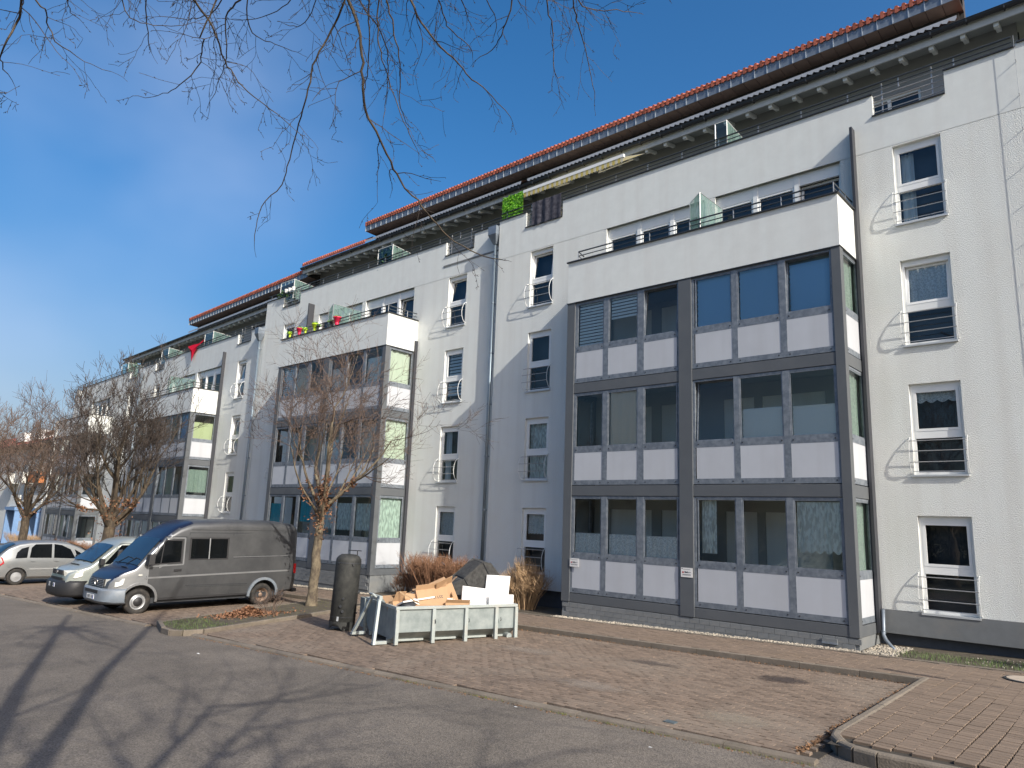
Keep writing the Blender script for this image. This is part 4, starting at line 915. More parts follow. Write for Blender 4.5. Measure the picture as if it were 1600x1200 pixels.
# seam and details on block A: sign plates, rainwater outlet, lightning conductor
def plate(x, z, label):
    e = empty('notice_plate', (x, 15.585 if x < -9 else 15.59, z), 0, label, 'notice plate')
    MB().box(0, .30, -.006, 0, 0, .215).build('plate', mat('plate_white', (.75, .74, .72), .5, var=.03), e)
    MB().lathe([(.022, -.008), (.022, -.0065)], (.055, 0, .11), 'y', 14).build('emblem', mat('emblem_red', (.42, .05, .05), .5), e)
    k = MB()
    for a, b, c, d in ((.02, .05, .185, .20), (.095, .125, .10, .135), (.13, .15, .10, .125), (.155, .175, .10, .135), (.185, .20, .10, .12), (.215, .225, .11, .125), (.235, .25, .11, .125), (.04, .26, .062, .068), (.04, .25, .045, .05), (.06, .24, .178, .183)): k.box(a, b, -.0085, -.0065, c, d)
    k.build('lettering', mat('print_dark', (.07, .07, .08), .5), e)
    return e
plate(-11.885, -1.095, 'small white notice plate on the left spandrel panel of the nearest bay')
plate(-8.615, -1.115, 'small white notice plate on the grey centre post of the nearest bay')
e = empty('drain_outlet', (-4.60, 16.70, -2.0), 0, 'grey downpipe outlet bending out beside the nearest bay', 'drain pipe')
MB().tube([(0, .1, .5), (0, .06, .1), (.01, .0, .0), (.08, -.1, -.09), (.33, -.42, -.24)], .036, 10).build('pipe', M_ZINC, e, smooth=True)
MB().lathe([(.046, -.03), (.046, .03)], (0, .04, .05), n=12).build('collar', M_ZINC, e)
e = empty('lightning_conductor', (-1.42, 16.9, -2.2), 0, 'thin metal lightning conductor down the wall at the right edge', 'conductor')
MB().tube([(0, -.06, 12.68), (0, -.06, 12.5), (.0, -.06, 9), (0, -.06, .4)], .004, 5).build('rod', M_RAIL, e)
z = 12.1; 
while z > 1: MB().box(-.006, .006, -.065, .03, z, z+.012).build('clip', M_DARK, e); z -= .78
e = empty('vent_flap', (-5.45, 15.6, -2.17), 0, 'small metal vent flap in the block plinth of the nearest bay', 'vent')
MB().box(0, .30, -.03, .02, 0, .03).build('lip', M_ZINC, e); MB().box(0, .30, -.012, .02, .03, .10).build('flap', M_GREYWALL, e)

# awning, green screen, dark cloth, pots, red cloth
aw = empty('awning', (-15.2, 17.2, 10.6), 0, 'half open yellow striped awning under the eaves of the nearest section', 'awning')
b = MB(); 
for i in range(40):
    x0, x1 = .0+i*.1, .0+(i+1)*.1; b.add([(x0, .95, 1.05), (x1, .95, 1.05), (x1, -.25, .42), (x0, -.25, .42)], [(0, 3, 2, 1)]); b.m[-1] = i % 2
b.build('fabric', [lace('awning_yellow', (.75, .62, .22), 1, 1, .4), lace('awning_cream', (.80, .76, .62), 1, 1, .4)], aw)
b = MB()
for i in range(40):
    x0 = i*.1; b.add([(x0, -.29, .42), (x0+.1, -.29, .42), (x0+.1, -.285, .27), (x0+.05, -.285, .22), (x0, -.285, .27)], [(0, 1, 2, 3, 4)]); b.m[-1] = i % 2
b.build('valance', [MATS['awning_yellow'], MATS['awning_cream']], aw)
MB().box(-.02, 4.02, -.30, -.22, .40, .50).build('front_bar', M_WHITE, aw)
k = MB(); k.tube([(.4, .9, .95), (1.4, .4, .6), (.5, -.22, .44)], .018, 6); k.tube([(3.6, .9, .95), (2.6, .4, .6), (3.5, -.22, .44)], .018, 6); k.build('arm', M_WHITE, aw)
M_GRN = two_tone('ivy_print', (.10, .34, .02), (.42, .80, .10), 14, .6, .42, .58, bump=.4)
gsn = empty('leaf_screen', (-16.25, 17.0, 10.27), 0, 'bright green leaf patterned screen on the roof terrace beside the awning', 'screen')
MB().box(0, .95, 0, .015, 0, .86).build('panel', M_GRN, gsn)
def gl(b):
    x, z = random.uniform(0, .95), random.uniform(0, .88); leaf(b, x, -.01-random.random()*.02, z, .04, .9)
b = MB(); [gl(b) for _ in range(420)]; tag(b.build('leaves', M_GRN, gsn), kind='stuff')
cl = cloth(-14.78, -13.55, 9.68, 10.52, 16.90, 4, .015); tag(cl.build('cloth', two_tone('dark_rug', (.03, .03, .045), (.08, .08, .10), 9, .95, .4, .6, bump=.3), smooth=True), 'dark patterned cloth hung over the terrace rail beside the awning', 'cloth')
def pot(x, col, label, s=1.0, plant=True, z=7.44):
    s *= .8
    e = empty('flower_pot', (x, 15.70, z), 0, label, 'flower pot', 'flower pots on the middle balcony rail')
    MB().lathe([(.09*s, 0), (.10*s, .08), (.09*s, .11), (.12*s, .13), (.17*s, .30*s), (.19*s, .31*s), (.19*s, .36*s), (.16*s, .36*s), (.14*s, .25)], n=18, cap=False).build('pot', mat('pot_'+col[0], col[1], .35, var=.05), e, smooth=True)
    if plant:
        b = MB(); [leaf(b, random.gauss(0, .07), random.gauss(0, .05), .33*s+random.random()*.08, .035, 1) for _ in range(60)]; b.build('plant', MATS['ivy_print'], e)
RED = ('red', (.62, .02, .07)); LIM = ('lime', (.50, .65, .03)); DK = ('dark', (.03, .03, .03))
pot(-26.60, RED, 'red pot furthest left on the middle balcony rail'); pot(-25.42, LIM, 'lime green pot between the two red pots on the middle balcony', 1.05); pot(-23.87, RED, 'red pot in front of the glass screen on the middle balcony', 1.15)
pot(-24.25, DK, 'small dark pot just left of the right red pot', .7); pot(-26.15, LIM, 'low lime bowl of leaves beside the left red pot', .6); pot(-27.35, LIM, 'small green plant at the left end of the middle balcony', .6); pot(-25.2, DK, 'small dark pot beside the lime pot', .6)
Mred = lace('red_cloth', (.60, .02, .05), 1, 1, .2)
b = MB(); cb = C.matrix_basis @ Vector((-8.55, -.1, 10.25-ZC))
pts = [(-.95, .02, .28), (-.55, 0, .10), (-.15, -.03, -.15), (.18, -.05, -.75), (.42, -.04, -.25), (.75, -.03, .06), (1.5, .03, .33), (1.4, .08, .45), (.7, .08, .30), (-.1, .08, .33)]
b.add([(x*.8, y, z) for x, y, z in pts]+[(.2, -.12, -.12)], [(i, (i+1) % 10, 10) for i in range(10)])
o = b.build('cloth', Mred); o.location = cb; tag(o, 'red cloth thrown over the rail of the far roof terrace', 'cloth')
def terrace_plant(base, w, h, n, label):
    e = empty('potted_plant', base, 0, label, 'plant'); b = MB()
    for _ in range(n):
        x, y, z = random.gauss(0, w*.3), random.gauss(0, .15), random.random()*h; leaf(b, x, y, z, random.uniform(.04, .09), 1)
    tag(b.build('foliage', mat('evergreen_leaf', (.05, .10, .03), .7, var=.4, island=.4), e), kind='stuff'); k = MB(); k.tube([(0, 0, 0), (.03, 0, h*.6)], .02); k.build('stem', M_DARK, e)
terrace_plant((-23.2, 17.5, 10.1), .9, .9, 900, 'dense green plant behind the framed screen on the middle terrace')
q = C.matrix_basis @ Vector((-20.6, .5, 10.2-ZC)); terrace_plant(q, 1.0, .9, 900, 'green plant behind the glass at the end of the farthest terrace')
q = C.matrix_basis @ Vector((1.2, .25, 11.3-ZC)); terrace_plant(q+Vector((0, 0, .1)), .9, .3, 250, 'low green plants in a box along the middle terrace end')
# string of pots: ladder of small white pots near the middle end
for i in range(3):
    e = empty('hanging_pot', (-30.35+i*.32, 17.0, 10.38), 0, f'{["left","middle","right"][i]} one of three small white pots hung on the middle terrace rail', 'flower pot', 'small white pots on the middle terrace rail')
    MB().lathe([(.06, 0), (.09, .16), (.10, .17), (.08, .17)], n=12, cap=False).build('pot', M_WHITE, e)

# ---- building E: neighbouring house with blue entrances
E_ = empty('neighbouring_house', (-77, 20.2, -3.85), 0, 'pale neighbouring house with blue entrance frames and red tiled roof', 'house')
M_CREAM = mat('cream_render', (.70, .70, .66), .9, var=.06, vs=3, streak=(.55, .55, .52, .5)); M_BLUE = mat('blue_paint', (.17, .29, .50), .5, var=.08)
b = MB(); hs_ = []
for i, x in enumerate((-6.6, -2.6, 1.5, 4.6)):
    for z in (0.4, 3.2, 6.0): hs_.append((x-1.0, x+1.0, z, z+1.5 if i != 1 else z+2.2))
wall_face(b, -60, 6.3, -1, 9.4, hs_, 0, .15); b.box(6.3, 6.9, -1.0, 9, -1, 10.9); b.box(-60, 6.3, .5, .6, -1, 9.3); b.build('wall', M_CREAM, E_)
for a, c, d, e in hs_:
    f = MB(); f.box(a, a+.12, .1, .18, d, e); f.box(c-.12, c, .1, .18, d, e); f.box(a+.12, c-.12, .1, .18, e-.12, e); f.box(a+.12, c-.12, .1, .18, d, d+.12); f.box((a+c)/2-.05, (a+c)/2+.05, .1, .18, d+.12, e-.12)
    w = f.build('window', M_WHITE if d > 1 else M_BLUE, E_); MB().poly([(a, .16, d), (c, .16, d), (c, .16, e), (a, .16, e)]).build('pane', M_GLASSW, w)
for x in (-2.6, 4.0):
    f = MB(); f.box(x-1.5, x-1.3, -1.1, 0, -.6, 3.2); f.box(x+1.3, x+1.5, -1.1, 0, -.6, 3.2); f.box(x-1.6, x+1.6, -1.2, 0, 3.2, 3.5); f.box(x-1.5, x+1.5, -.2, -.02, 2.6, 3.2); w = f.build('entrance_porch', M_BLUE, E_)
    MB().box(x-1.1, x+1.1, -.12, -.05, -.6, 2.2).build('entrance_door', M_DARK, w); MB().box(x-1.5, x+1.5, -.9, -.8, 3.55, 4.6).build('balcony_panel', M_CREAM, w)
for x in (-7, -2.6, 1.6): MB().box(x-1.3, x+1.3, -.9, -.04, 5.7, 6.7).build('balcony', M_CREAM if x != 1.6 else mat('orange_panel', (.5, .18, .06), .6), E_)
r = MB(); r.add([(-60, -.9, 9.35), (2.2, -.9, 9.35), (2.2, 5, 12.0), (-60, 5, 12.0)], [(0, 1, 2, 3)]); r.prism([(2.2, -.6, 9.9), (2.2, -.6, 10.2), (2.2, 5, 13.0), (2.2, 5, 12.7)], (4.9, 0, 0)); r.box(-60, 2.2, -.9, -.8, 9.15, 9.35)
rf = r.build('roof', M_TILE, E_)
d = MB(); 
for x in (-8, -3): d.box(x-1.4, x+1.4, 0, 3, 9.9, 10.8)
d.build('dormer_window', M_WHITE, E_); MB().box(-60, 2.2, -1.02, -.92, 9.2, 9.3).build('gutter', M_DARK, E_)
sg = empty('information_board', (-66.5, 16.8, gz(-66.5, 16.8)), 0, 'small white information board on a post by the far hedge', 'sign')
MB().box(-.6, .6, -.03, .03, 1.5, 2.3).build('board', M_WHITE, sg); MB().tube([(0, .05, 0), (0, .05, 2.2)], .03).build('post', M_RAIL, sg)

# ------------------------------------------------------------------ vehicles
M_TYRE = mat('tyre_rubber', (.022, .021, .020), .85, var=.25, vs=6, dirt=(.09, .075, .06, .7), ds=7, bump=.3)
M_CARGL = mat('car_glass', (.004, .005, .006), .05, spec=.28, var=.0)
M_SCREEN = mat('windscreen_glass', (.012, .018, .028), .05, spec=.6, var=.0)
M_BLACKP = mat('black_plastic', (.022, .022, .024), .55, var=.15, bump=.1)
M_LAMP = mat('lamp_glass', (.62, .62, .56), .12, spec=.9, var=.1, vs=30, coat=1)
M_RED = mat('red_lamp', (.45, .02, .02), .15, coat=1, var=.05)
M_CHROME = mat('chrome', (.65, .66, .68), .15, 1.0, var=.02)
M_RIM = mat('silver_rim', (.42, .43, .44), .4, .6, var=.15, vs=12)
M_RUST = mat('dirty_rim', (.28, .20, .15), .7, .3, var=.3, vs=10)
M_PLATE = mat('plate_base', (.72, .73, .72), .4, var=.03)

def loft(secs, m, name, parent, closed_ends=True, sharp=32):
    """body skin from half sections [(x, [(y, z), ...])], mirrored about the centre line"""
    b = MB(); n = len(secs[0][1]); ring = 2*n-2
    for x, h in secs:
        b.v += [(x if not isinstance(x, (list, tuple)) else x[i], y, z) for i, (y, z) in enumerate(h)]
        b.v += [(x if not isinstance(x, (list, tuple)) else x[i], -h[i][0], h[i][1]) for i in range(n-2, 0, -1)]
    fs = []
    for k in range(len(secs)-1):
        for i in range(ring): fs.append((k*ring+i, k*ring+(i+1) % ring, (k+1)*ring+(i+1) % ring, (k+1)*ring+i))
    fs.append(tuple(range(ring))[::-1]); fs.append(tuple(range((len(secs)-1)*ring, len(secs)*ring)))
    b.f = fs; b.m = [0]*len(fs); o = b.build(name, m, parent, smooth=True, org=(0, 0, 0))
    bm = bmesh.new(); bm.from_mesh(o.data); bmesh.ops.recalc_face_normals(bm, faces=bm.faces); bm.to_mesh(o.data); bm.free()
    o.data.set_sharp_from_angle(angle=R(sharp)); return o
def cut(o, cutters):
    """boolean the cutters out of o and bake the result"""
    for c in cutters:
        md = o.modifiers.new('cut', 'BOOLEAN'); md.object = c; md.solver = 'EXACT'
    bpy.context.view_layer.update()
    dg = bpy.context.evaluated_depsgraph_get(); me = bpy.data.meshes.new_from_object(o.evaluated_get(dg)); old = o.data
    o.modifiers.clear(); o.data = me; me.set_sharp_from_angle(angle=R(32))
    for c in cutters: bpy.data.objects.remove(c)
def arch(x, r, y0, y1, z, parent):
    b = MB(); b.lathe([(r, y0), (r, y1)], (x, 0, z), 'y', 28); o = b.build('cutter', M_BLACKP, None, org=(0, 0, 0)); o.parent = parent; return o
def wheel(parent, x, y, r, w, s, rim, kind):
    """s = +1: outer face towards +y"""
    t = MB(); pr = [(r*.60, -w*.42), (r*.72, -w*.5), (r*.93, -w*.5), (r, -w*.32), (r*1.0, w*.32), (r*.93, w*.5), (r*.72, w*.5), (r*.60, w*.42)]
    t.lathe(pr, (0, 0, 0), 'y', 32, cap=False); wo = t.build('wheel', M_TYRE, parent, smooth=True, org=(0, 0, 0)); wo.location = (x, y, r-.008)
    q = MB(); f = s
    if kind == 'cap':
        q.lathe([(r*.61, f*w*.40), (r*.57, f*w*.30), (r*.5, f*w*.28), (r*.46, f*w*.42), (r*.40, f*w*.50), (r*.27, f*w*.52)], n=28, cap=False, axis='y')
        q.build('rim', M_RUST if rim is M_RUST else rim, wo, smooth=True, org=(0, 0, 0)); MB().lathe([(r*.36, f*w*.50), (r*.34, f*w*.56), (r*.0, f*w*.58)], n=24, axis='y', cap=False).build('hub_cap', M_BLACKP, wo, smooth=True, org=(0, 0, 0))
    elif kind == 'dual':
        q.lathe([(r*.62, f*w*.42), (r*.58, f*w*.38), (r*.55, -f*w*.1), (r*.42, -f*w*.2), (r*.20, -f*w*.2), (r*.18, f*w*.12), (0, f*w*.14)], n=28, cap=False, axis='y')
        q.build('rim', M_RUST, wo, smooth=True, org=(0, 0, 0)); k = MB()
        for i in range(6):
            a = i*math.pi/3; k.lathe([(.016, -f*w*.2), (.016, -f*w*.05)], (math.cos(a)*r*.31, 0, math.sin(a)*r*.31), 'y', 6)
        k.build('wheel_bolts', M_DARK, wo, org=(0, 0, 0))
    else:
        q.lathe([(r*.62, f*w*.42), (r*.60, f*w*.40), (r*.30, f*w*.12), (0, f*w*.12)], n=28, cap=False, axis='y'); q.build('rim', M_BLACKP, wo, smooth=True, org=(0, 0, 0))
        k = MB()
        for i in range(9):
            a = 2*math.pi*i/9; c, s_ = math.cos(a), math.sin(a); d = .16
            for u0, u1, wd0, wd1 in ((.12, .60, .045, .075),):
                p = [(c*r*u0-s_*wd0, f*w*.45, s_*r*u0+c*wd0), (c*r*u0+s_*wd0, f*w*.45, s_*r*u0-c*wd0), (c*r*u1+s_*wd1*.9, f*w*.38, s_*r*u1-c*wd1*.9), (c*r*u1-s_*wd1*.9, f*w*.38, s_*r*u1+c*wd1*.9)]
                k.prism(p, (0, -f*.02, 0))
        k.lathe([(r*.60, f*w*.40), (r*.57, f*w*.44), (r*.54, f*w*.40)], n=28, cap=False, axis='y'); k.lathe([(r*.15, f*w*.46), (0, f*w*.48)], n=14, cap=False, axis='y')
        k.build('wheel_cover', M_RIM, wo, org=(0, 0, 0))
    return wo
def plate_no(parent, x, w=.52, z=.5, y=0, lean=0, back=False):
    s = -1 if back else 1; e = MB(); e.box(x, x+.012*s, y-w/2, y+w/2, z-.055, z+.055); p = e.build('number_plate', M_PLATE, parent, org=(0, 0, 0))
    k = MB(); k.box(x+.012*s, x+.0145*s, y+w/2-.045 if not back else y-w/2, y+w/2 if not back else y-w/2+.045, z-.05, z+.05); k.build('country_strip', mat('plate_blue', (.03, .08, .45), .5), p, org=(0, 0, 0))
    k = MB(); rr = random.Random(int(abs(z)*1000)+int(abs(x)*100)); yy = y+w/2-.075
    for i in range(7):
        if i in (2,): yy -= .03; continue
        hw = .034; k.box(x+.012*s, x+.0145*s, yy-.010, yy, z-.035, z+.035)
        if rr.random() < .7: k.box(x+.012*s, x+.0145*s, yy-hw, yy-.010, z+.025, z+.035)
        if rr.random() < .7: k.box(x+.012*s, x+.0145*s, yy-hw, yy-.010, z-.004, z+.006)
        if rr.random() < .6: k.box(x+.012*s, x+.0145*s, yy-hw, yy-hw+.010, z-.035, z+.035)
        yy -= .058
    k.build('plate_characters', M_DARK, p, org=(0, 0, 0)); return p

def interp(tab, x):
    for (a, p), (b, q) in zip(tab, tab[1:]):
        if a <= x <= b: t = (x-a)/(b-a) if b > a else 0; return tuple(u+(v-u)*t for u, v in zip(p, q)) if isinstance(p, tuple) else p+(q-p)*t
    return tab[-1][1] if x > tab[-1][0] else tab[0][1]

def section(w, zb, zt, rr, tum, belt=1.0, crown=.04, nz=7, wtop=None):
    """half section: sill, flank with tumblehome above the belt, rounded roof edge"""
    def Wz(z): return w*(1-tum*max(0, z-belt)) - max(0, (zb+.25-z))*.15
    pts = [(0, zb), (Wz(zb)*.93, zb), (Wz(zb+.05), zb+.06)]
    z1 = zt-rr-crown
    if z1 < zb+.2: z1 = zb+.2
    for i in range(1, nz+1):
        z = zb+.06+(z1-zb-.06)*i/nz; pts.append((Wz(z), z))
    wt = Wz(z1)
    for a in (25, 50, 72): pts.append((wt-rr*(1-math.cos(R(a))), z1+rr*math.sin(R(a))))
    pts += [(wt*.80-rr*.3, zt-crown*.55), (wt*.45, zt-crown*.12), (0, zt)]
    return pts

def side_quads(parent, name, m, poly, Wf, off=.004, s=1, label=None, thick=0):
    b = MB(); b.poly([(x, s*(Wf(x, z)+off), z) for x, z in (poly if s < 0 else poly[::-1])]); return b.build(name, m, parent, org=(0, 0, 0), label=label)
def strip(parent, name, m, pts, w, Wf, off=.005, s=1, th=.012):
    b = MB()
    for (x0, z0), (x1, z1) in zip(pts, pts[1:]):
        d = Vector((x1-x0, 0, z1-z0)); n = Vector((-d.z, 0, d.x)).normalized()*w
        o = Vector((x0, s*(Wf(x0, z0)+off-th), z0))-n/2; e = Vector((x1, s*(Wf(x1, z1)+off-th), z1))-n/2
        b.obox(o, e-o, n, (0, s*th, 0))
    return b.build(name, m, parent, org=(0, 0, 0))

# ---- high roof panel van
M_VAN = two_tone('van_grey_paint', (.085, .088, .093), (.135, .138, .142), 1.4, .38, .35, .7, metal=.55, bump=.02)
M_VANH = mat('dark_blue_bonnet', (.014, .017, .036), .28, .2, var=.1, coat=.15)
M_VANS = mat('silver_wing', (.34, .35, .36), .33, .6, var=.06, dirt=(.25, .24, .23, .4), ds=2)
M_BUMP = mat('grey_bumper', (.17, .20, .235), .5, var=.1, dirt=(.22, .21, .2, .5), ds=3)
van = empty('panel_van', (-21.42, 12.75, gz(-21.4, 10)+.0), R(-90), 'dark grey high roofed panel van with blue bonnet parked by the bare tree', 'van')
van.rotation_euler = (0, R(.3), R(-90))
TOP = [(0.0, 2.36), (.12, 2.44), (.6, 2.50), (2.4, 2.52), (3.35, 2.47), (3.70, 2.33), (3.92, 2.17), (4.08, 2.03), (4.20, 1.91), (4.46, 1.59), (4.72, 1.27), (4.80, 1.20), (5.05, 1.11), (5.24, .99), (5.33, .85), (5.38, .6)]
WID = [(0.0, .90), (.1, .955), (.5, .965), (4.4, .965), (4.8, .95), (5.05, .905), (5.2, .85), (5.3, .78), (5.38, .68)]
BOT = [(0, .42), (.5, .36), (4.4, .34), (5.0, .30), (5.38, .30)]
def WV(x, z): return interp(WID, x)*(1-.055*max(0, z-1.05)) - max(0, (.36+.25-z))*.15
xs = [0, .04, .12, .3, .6, 1.2, 2.4, 3.35, 3.55, 3.70, 3.82, 3.92, 4.0, 4.08, 4.20, 4.33, 4.46, 4.60, 4.72, 4.80, 4.92, 5.05, 5.15, 5.24, 5.29, 5.33, 5.38]
secs = []
for x in xs:
    zt = interp(TOP, x); rr = .17 if x < 3.7 else max(.04, .17-(x-3.7)*.15); secs.append((x, section(interp(WID, x), interp(BOT, x), zt, min(rr, .17), .055, 1.05, .05 if x < 4.3 else .03)))
body = loft(secs, [M_VAN], 'body', van)
# colour zones: bonnet and forehead blue, wing and front pillars lighter silver
body.data.materials.append(M_VANH); body.data.materials.append(M_VANS)
cut(body, [arch(x, r, y0, y1, .34, van) for x, r in ((1.08, .43), (4.63, .42)) for y0, y1 in ((.62, 1.3), (-1.3, -.62))])
while len(body.data.materials) < 3: body.data.materials.append([M_VAN, M_VANH, M_VANS][len(body.data.materials)])
body.data.materials[0] = M_VAN; body.data.materials[1] = M_VANH; body.data.materials[2] = M_VANS
for p in body.data.polygons:
    c = p.center; n = p.normal
    if (c.x > 4.70 and n.z > .35 and abs(c.y) < .84 and c.z > .86) or (3.38 < c.x < 4.16 and n.x > .10 and abs(c.y) < .82): p.material_index = 1
    elif (c.x > 4.46 and abs(n.y) > .3 and c.z > .55) or (3.9 < c.x and c.z > 1.25 and abs(c.y) > .8): p.material_index = 2
for s in (1,):
    pass
for s in (1, -1):
    side_quads(van, 'window_seal', M_BLACKP, [(4.49, 1.26), (3.60, 1.30), (3.60, 1.95), (4.09, 1.95)], WV, .003, s)
    side_quads(van, 'side_window', M_CARGL, [(4.44, 1.30), (3.64, 1.34), (3.64, 1.91), (4.07, 1.91)], WV, .006, s)
    strip(van, 'window_pillar', M_BLACKP, [(4.17, 1.31), (4.12, 1.88)], .025, WV, .010, s)
    side_quads(van, 'window_seal', M_BLACKP, [(3.42, 1.38), (2.26, 1.38), (2.26, 2.0), (3.42, 2.0)], WV, .003, s)
    side_quads(van, 'side_window', M_CARGL, [(3.37, 1.42), (2.31, 1.42), (2.31, 1.96), (3.37, 1.96)], WV, .007, s)
    strip(van, 'window_pillar', M_RIM, [(2.84, 1.40), (2.84, 1.98)], .028, WV, .012, s)
    strip(van, 'trim_strip', M_VANS, [(.25, 1.02), (1.5, 1.0), (3.0, .97), (4.55, .935)], .045, WV, .012, s, .014)
    for P in ([(3.52, .42), (3.52, 2.02), (4.10, 2.02), (4.52, 1.30), (4.50, .9)], [(3.44, .42), (3.44, 2.13), (2.14, 2.13), (2.14, .42)], [(2.14, 2.13), (.12, 2.16)], [(3.44, .70), (1.6, .68)], [(2.1, 1.42), (.3, 1.44)], [(.32, .6), (.32, 2.1)]):
        strip(van, 'panel_gap', M_DARK, P, .017, WV, .0025, s, .01)
    strip(van, 'door_handle', M_BLACKP, [(3.60, 1.13), (3.80, 1.12)], .05, WV, .03, s, .035)
    strip(van, 'window_surround', M_VANS, [(4.50, 1.23), (3.555, 1.27), (3.555, 1.985), (4.08, 1.985)], .035, WV, .008, s, .01)
    strip(van, 'crease_shading', M_DARK, [(3.40, .66), (1.62, .64)], .008, WV, .003, s, .008)  # dark line painting the shade of a pressed crease
    strip(van, 'crease_shading', M_VANS, [(2.1, 1.445), (.3, 1.465)], .012, WV, .004, s, .008)  # silver line painting the light caught along a crease
    strip(van, 'sill', M_BLACKP, [(4.15, .37), (1.55, .39)], .05, WV, .012, s, .03)
    strip(van, 'roof_rib', M_VAN, [(.2, 2.22), (3.4, 2.22)], .02, WV, .012, s, .014)
    # wheel arch flares
    for xc, rr in ((1.08, .455), (4.63, .445)):
        P = [(xc+rr*math.cos(R(a)), .35+rr*math.sin(R(a))) for a in range(-5, 186, 10)]; strip(van, 'arch_flare', M_VANS if xc > 4 else M_BUMP, P, .075 if xc < 2 else .06, WV, .045 if xc < 2 else .025, s, .05)
    MB().add([(4.47, s*.98, 1.26), (4.40, s*1.16, 1.28), (4.40, s*1.16, 1.58), (4.47, s*.99, 1.56), (4.60, s*.99, 1.26), (4.56, s*1.14, 1.28), (4.54, s*1.14, 1.57), (4.57, s*.99, 1.55)], [(0, 1, 2, 3), (7, 6, 5, 4), (1, 5, 6, 2), (0, 4, 5, 1), (3, 2, 6, 7), (0, 3, 7, 4)]).build('mirror', M_BLACKP, van, org=(0, 0, 0), bevel=.015)
    hl = MB(); hl.add([(5.33, s*.50, .73), (5.315, s*.50, .90), (5.20, s*.79, .925), (5.00, s*.915, .94), (5.04, s*.925, .78), (5.19, s*.865, .72)], [(0, 1, 2, 5), (5, 2, 3, 4)]) 
    n = [(x+.028, y*1.012, z) for x, y, z in hl.v]; hl2 = MB(); hl2.add(n, [(0, 1, 2, 5)[::-s], (5, 2, 3, 4)[::-s]]); hl2.build('headlight', M_LAMP, van, org=(0, 0, 0))
    MB().box(4.62, 4.72, s*.955, s*.972, 1.0, 1.035).build('indicator', M_LAMP, van, org=(0, 0, 0))
    MB().box(-.012, .10, s*.84, s*.935, .92, 1.22).build('rear_light', M_RED, van, org=(0, 0, 0), bevel=.01)
    for xc, kd in ((1.08, 'dual'), (4.63, 'cap')): wheel(van, xc, s*(.80 if kd == 'cap' else .83), .335, .22, s, M_RIM, kd)
    MB().box(.56, .60, s*.70, s*.94, .16, .60).build('mud_flap', M_BLACKP, van, org=(0, 0, 0))
ws = MB(); WSF = [(4.13, 1.96, .76), (4.42, 1.63, .82), (4.70, 1.27, .87)]
ws.v = [(x+.03, y*w, z+.02-.02*abs(y)) for x, z, w in WSF for y in (-1, -.5, 0, .5, 1)]; ws.f = [(k*5+i, (k+1)*5+i, (k+1)*5+i+1, k*5+i+1) for k in range(2) for i in range(4)]; ws.m = [0]*8
ws.build('windscreen', M_SCREEN, van, smooth=True, org=(0, 0, 0))
for y0, y1 in ((-.5, .25), (.15, .72)): MB().tube([(4.76, y0, 1.25), (4.62, (y0+y1)/2, 1.44), (4.64, y1, 1.42)], .010, 5).build('wiper', M_BLACKP, van, org=(0, 0, 0))
g = MB(); g.box(5.30, 5.375, -.48, .48, .69, .90); gr_ = g.build('grille', M_BLACKP, van, org=(0, 0, 0), bevel=.02)
for i in range(5): MB().box(5.375, 5.388, -.46, .46, .70+i*.041, .715+i*.041).build('slat', M_BUMP, gr_, org=(0, 0, 0))
k = MB(); 
k.tube([(5.40, .085*math.cos(t*math.pi/12), .80+.085*math.sin(t*math.pi/12)) for t in range(25)], .009, 5)
for a in (90, 210, 330): k.prism([(5.392, .014*math.cos(R(a+90)), .80+.014*math.sin(R(a+90))), (5.392, .082*math.cos(R(a)), .80+.082*math.sin(R(a))), (5.392, -.014*math.cos(R(a+90)), .80-.014*math.sin(R(a+90)))], (.012, 0, 0))
k.build('emblem', M_CHROME, van, org=(0, 0, 0))
bp_ = []
for x, w in ((5.48, .0), (5.475, .5), (5.41, .78), (5.24, .93), (5.02, .982), (5.00, .982)): bp_.append((x, w))
b = MB(); full = [(x, -w) for x, w in bp_[::-1]]+[(x, w) for x, w in bp_[1:]]
for x, y in full: b.v += [(x-.06, y*.97, .30), (x, y, .36), (x, y, .62), (x-.05, y*.975, .67)]
nf = len(full)
b.f = [(i*4+j, i*4+j+1, (i+1)*4+j+1, (i+1)*4+j) for i in range(nf-1) for j in range(3)]; b.m = [0]*len(b.f)
bo = b.build('front_bumper', M_BUMP, van, smooth=True, org=(0, 0, 0)); bo.data.set_sharp_from_angle(angle=R(40)); sm_ = bo.modifiers.new('solid', 'SOLIDIFY'); sm_.thickness = .03; sm_.offset = 0
MB().box(5.46, 5.495, -.45, .45, .54, .62).build('bumper_vent', M_BLACKP, van, org=(0, 0, 0))
MB().box(-.10, .06, -.9, .9, .36, .46).build('rear_step', M_BLACKP, van, org=(0, 0, 0)); plate_no(van, 5.495, .50, .44, 0)
MB().box(.3, 5.1, -.85, .85, .26, .40).build('underbody', M_DARK, van, org=(0, 0, 0))
MB().box(4.84, 4.87, .1, .5, 1.19, 1.205).build('bonnet_vent', M_BLACKP, van, org=(0, 0, 0))

